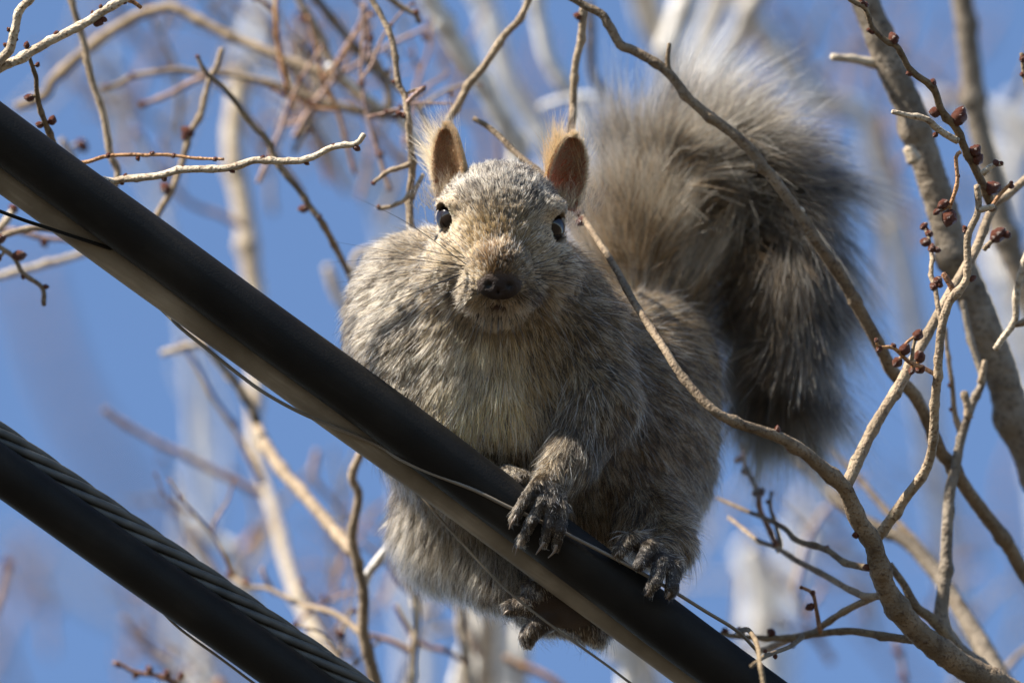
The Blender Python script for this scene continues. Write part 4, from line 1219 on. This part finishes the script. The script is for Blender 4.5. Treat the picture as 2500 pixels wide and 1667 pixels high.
# ears: short down outside, fringe and tufts
for ei, (vs, fs, n_, (up_, face_, side_)) in enumerate(EARS):
    F_ = np.array([q for q in fs])
    ofs = F_[(F_ >= n_).all(1)]
    EN = vnormals(vs, F_)
    ctr = vs.mean(0)
    if ((vs[n_:] - ctr + face_ * 30) * EN[n_:]).sum() < 0:
        EN = -EN
    n1 = 7000
    p0, nr = sample(vs, EN, ofs, n1)
    g_ = (p0 - vs[:17].mean(0)) @ up_
    cbase = np.array([0.52, 0.33, 0.14]) if ei else np.array([0.46, 0.31, 0.15])
    c_ = cbase * rng.uniform(0.7, 1.3, (n1, 1))
    add_hair(p0, np.tile(up_, (n1, 1)) + rng.normal(0, 0.25, (n1, 3)), nr, rng.uniform(9, 20, n1), np.full(n1, 0.35), 4, np.full(n1, 0.42), c_ * 0.6, c_, np.clip(c_ * 1.35, 0, 0.9))
    # inner down
    ifs = F_[(F_ < n_).all(1)]
    NI = 6000
    p0, nr = sample(vs, EN, ifs, NI)
    c_ = np.array([0.42, 0.29, 0.17]) * rng.uniform(0.5, 1.2, (NI, 1))
    add_hair(p0, np.tile(up_ - 0.4 * side_, (NI, 1)) + rng.normal(0, 0.3, (NI, 3)), nr, rng.uniform(6, 20, NI), np.full(NI, 0.3), 4, np.full(NI, 0.33), c_, c_, c_)
    # fringe along the rim
    rim = [i * 17 for i in range(3, 21)] + [i * 17 + 16 for i in range(3, 21)] + [20 * 17 + j for j in range(17)]
    nr_ = 2200
    pk = rng.choice(rim, nr_)
    p0 = vs[pk] + rng.normal(0, 3.0, (nr_, 3))
    dv_ = (p0 - vs[:n_].mean(0)); dv_ /= np.linalg.norm(dv_, axis=1)[:, None]
    c_ = np.array([0.55, 0.38, 0.20]) * rng.uniform(0.6, 1.3, (nr_, 1))
    add_hair(p0, dv_ + 0.6 * up_ + rng.normal(0, 0.3, (nr_, 3)), np.tile(face_, (nr_, 1)), rng.uniform(6, 16, nr_), np.full(nr_, 0.25), 4, np.full(nr_, 0.36), c_ * 0.7, c_, np.clip(c_ * 1.3, 0, 0.9))
    # long tuft growing behind the ear
    n3 = 1500
    row = rng.integers(1, 17 if ei else 16, n3)
    colm = rng.integers(1, 16, n3)
    p0 = vs[n_ + row * 17 + colm] + rng.normal(0, 4, (n3, 3))
    if ei == 0:
        keep = (colm > 7) if (vs[n_ + 8 * 17 + 16] - vs[n_ + 8 * 17])[0] < 0 else (colm < 9)
        p0 = p0[keep]
        dr = np.array([-0.80, -0.62, -0.10])
        lg = rng.uniform(60, 150, len(p0))
        c0_ = np.array([0.52, 0.38, 0.20])
    else:
        keep = row > 7
        p0 = p0[keep]
        dr = np.array([-0.05, -1.0, -0.10])
        lg = rng.uniform(40, 105, len(p0))
        c0_ = np.array([0.60, 0.40, 0.19])
    n3 = len(p0)
    dv_ = dr + rng.normal(0, 0.16, (n3, 3)) + 0.15 * waves(p0, 40, 50 + ei, vec=True)
    nn_ = np.tile(-face_, (n3, 1))
    c_ = c0_ * rng.uniform(0.7, 1.4, (n3, 1))
    add_hair(p0, dv_, nn_, lg, np.full(n3, 0.2), 7, np.full(n3, 0.5), c_ * 0.8, np.clip(c_, 0, 0.9), np.clip(c_ * 1.25 + 0.08, 0, 0.9), 0.10 * lg[:, None] * waves(p0, 18, 60 + ei, vec=True))
    # soft fluff at the ear base
    n4 = 1400
    bc = vs[:17].mean(0)
    p0 = bc + rng.normal(0, 1, (n4, 3)) * np.array([42, 22, 26]) + np.array([0, 6, -6])
    dv_ = np.array([-0.25 if ei == 0 else 0.1, -1, 0.1]) + rng.normal(0, 0.35, (n4, 3))
    c_ = np.array([0.60, 0.46, 0.29]) * rng.uniform(0.6, 1.3, (n4, 1))
    add_hair(p0, dv_, np.tile([0, 0, 1.0], (n4, 1)), rng.uniform(22, 60, n4), np.full(n4, 0.2), 5, np.full(n4, 0.45), c_ * 0.6, c_, np.clip(c_ * 1.3, 0, 0.9))
flush('fur', SQ)

# --- tail plume ------------------------------------------------------
NT = 80000
u_ = rng.random(NT) ** 0.95
ti = u_ * (len(tc_) - 1)
i0 = ti.astype(int).clip(0, len(tc_) - 2)
fr_ = (ti - i0)[:, None]
ctr = tc_[i0] * (1 - fr_) + tc_[i0 + 1] * fr_
T_, N_, B_ = frames(tc_)
a = rng.random(NT) * 2 * math.pi
rad_dir = np.cos(a)[:, None] * N_[i0] + np.sin(a)[:, None] * B_[i0]
p0 = ctr + rad_dir * np.interp(ti, np.arange(len(tc_)), tr_)[:, None] * 0.9
env = np.interp(u_, [0, 0.08, 0.25, 0.5, 0.8, 1.0], [110, 240, 315, 325, 300, 240])
ln = env * rng.uniform(0.62, 1.1, NT)
out_amt = np.interp(u_, [0, 0.3, 0.6, 1.0], [0.75, 0.98, 0.95, 0.48])
dirs = T_[i0] * (1 - 0.35 * out_amt)[:, None] + rng.normal(0, 0.17, (NT, 3)) + 0.16 * waves(p0, 80, 71, vec=True)
sp = rng.random(NT)
var = rng.uniform(0.7, 1.3, (NT, 1))
tanc = np.array([0.42, 0.28, 0.15]) * var
blk = np.array([0.03, 0.025, 0.021]) * var
wht = np.array([0.74, 0.67, 0.55]) * np.minimum(var, 1.15)
mid = np.where((sp < np.interp(u_, [0, 0.3, 0.5], [0.40, 0.52, 0.90]))[:, None], blk, np.where((sp < 0.92)[:, None], tanc, wht * 0.8))
tip = np.where((sp < 0.60)[:, None], wht, np.where((sp < 0.80)[:, None], tanc, blk))
under = np.clip((u_ - 0.5) / 0.12, 0, 1) * np.clip((0.55 - rad_dir[:, 0]) / 0.5, 0, 1)      # brown underside of the hanging part, darkened further as painted shade
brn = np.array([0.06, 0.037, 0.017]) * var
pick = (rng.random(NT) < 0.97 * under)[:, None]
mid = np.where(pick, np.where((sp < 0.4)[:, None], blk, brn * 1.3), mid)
tip = np.where((u_ > 0.5)[:, None] & (sp > 0.38)[:, None] & (rad_dir[:, 0] < 0.75)[:, None], blk, tip)  # tips of the hanging half blackened, shade put into the colour
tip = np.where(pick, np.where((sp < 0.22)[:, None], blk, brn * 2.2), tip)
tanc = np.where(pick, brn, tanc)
tn = (0.14 * waves(p0, 30, 81, vec=True) + 0.10 * waves(p0, 90, 82, vec=True)) * ln[:, None]
grav = np.tile([0.0, 0.05, 0.0], (NT, 1))
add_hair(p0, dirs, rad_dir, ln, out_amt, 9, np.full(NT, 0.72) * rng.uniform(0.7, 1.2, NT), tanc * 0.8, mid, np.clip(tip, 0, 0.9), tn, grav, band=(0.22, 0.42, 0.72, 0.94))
flush('tail_fur', SQ)

# --- whiskers --------------------------------------------------------
gw = np.random.default_rng(5)
wl = []
def whisk(p0, p1, sag, r=1.0):
    p0 = np.array(p0, float); p1 = np.array(p1, float)
    mid_ = 0.5 * (p0 + p1) + np.array([0, sag, 18])
    c = catmull([p0, mid_, p1], 16)
    wl.append(tube(Q(c), np.linspace(r, 0.22, len(c)) * S, 5))
LW = [((1150, 640), (1010, 560)), ((1138, 646), (855, 480)), ((1134, 630), (960, 596)), ((1136, 650), (826, 590)), ((1130, 650), (800, 638)), ((1128, 652), (812, 704)), ((1125, 665), (900, 742)), ((1122, 672), (935, 790)),
      ((1128, 668), (802, 812)), ((1135, 690), (912, 862)), ((1140, 680), (965, 830)), ((1150, 700), (1020, 880)), ((1122, 660), (880, 668)), ((1145, 655), (960, 660)), ((1160, 712), (1050, 850))]
for a_, b_ in LW:
    whisk((a_[0], a_[1], 55), (b_[0] + gw.normal(0, 8), b_[1] + gw.normal(0, 8), gw.uniform(-10, 70)), gw.uniform(-16, 6), gw.uniform(0.8, 1.2))
RW = [((1298, 636), (1412, 578)), ((1302, 645), (1470, 620)), ((1304, 655), (1520, 664)), ((1306, 668), (1480, 700)), ((1304, 678), (1440, 770)), ((1302, 690), (1404, 850)), ((1300, 696), (1370, 850)), ((1294, 716), (1352, 830)),
      ((1306, 662), (1410, 672)), ((1310, 680), (1462, 730)), ((1308, 684), (1420, 800))]
for a_, b_ in RW:
    whisk((a_[0], a_[1], 55), (b_[0] + gw.normal(0, 8), b_[1] + gw.normal(0, 8), gw.uniform(-30, 50)), gw.uniform(-14, 4), gw.uniform(0.8, 1.2))
for k in range(22):
    x = gw.uniform(1165, 1270)
    whisk((x, gw.uniform(762, 778), 35), (x + (x - 1216) * gw.uniform(0.5, 1.1), gw.uniform(830, 880), 30), 4, 0.6)
part('whiskers', *join(wl), M['whisker'], SQ)
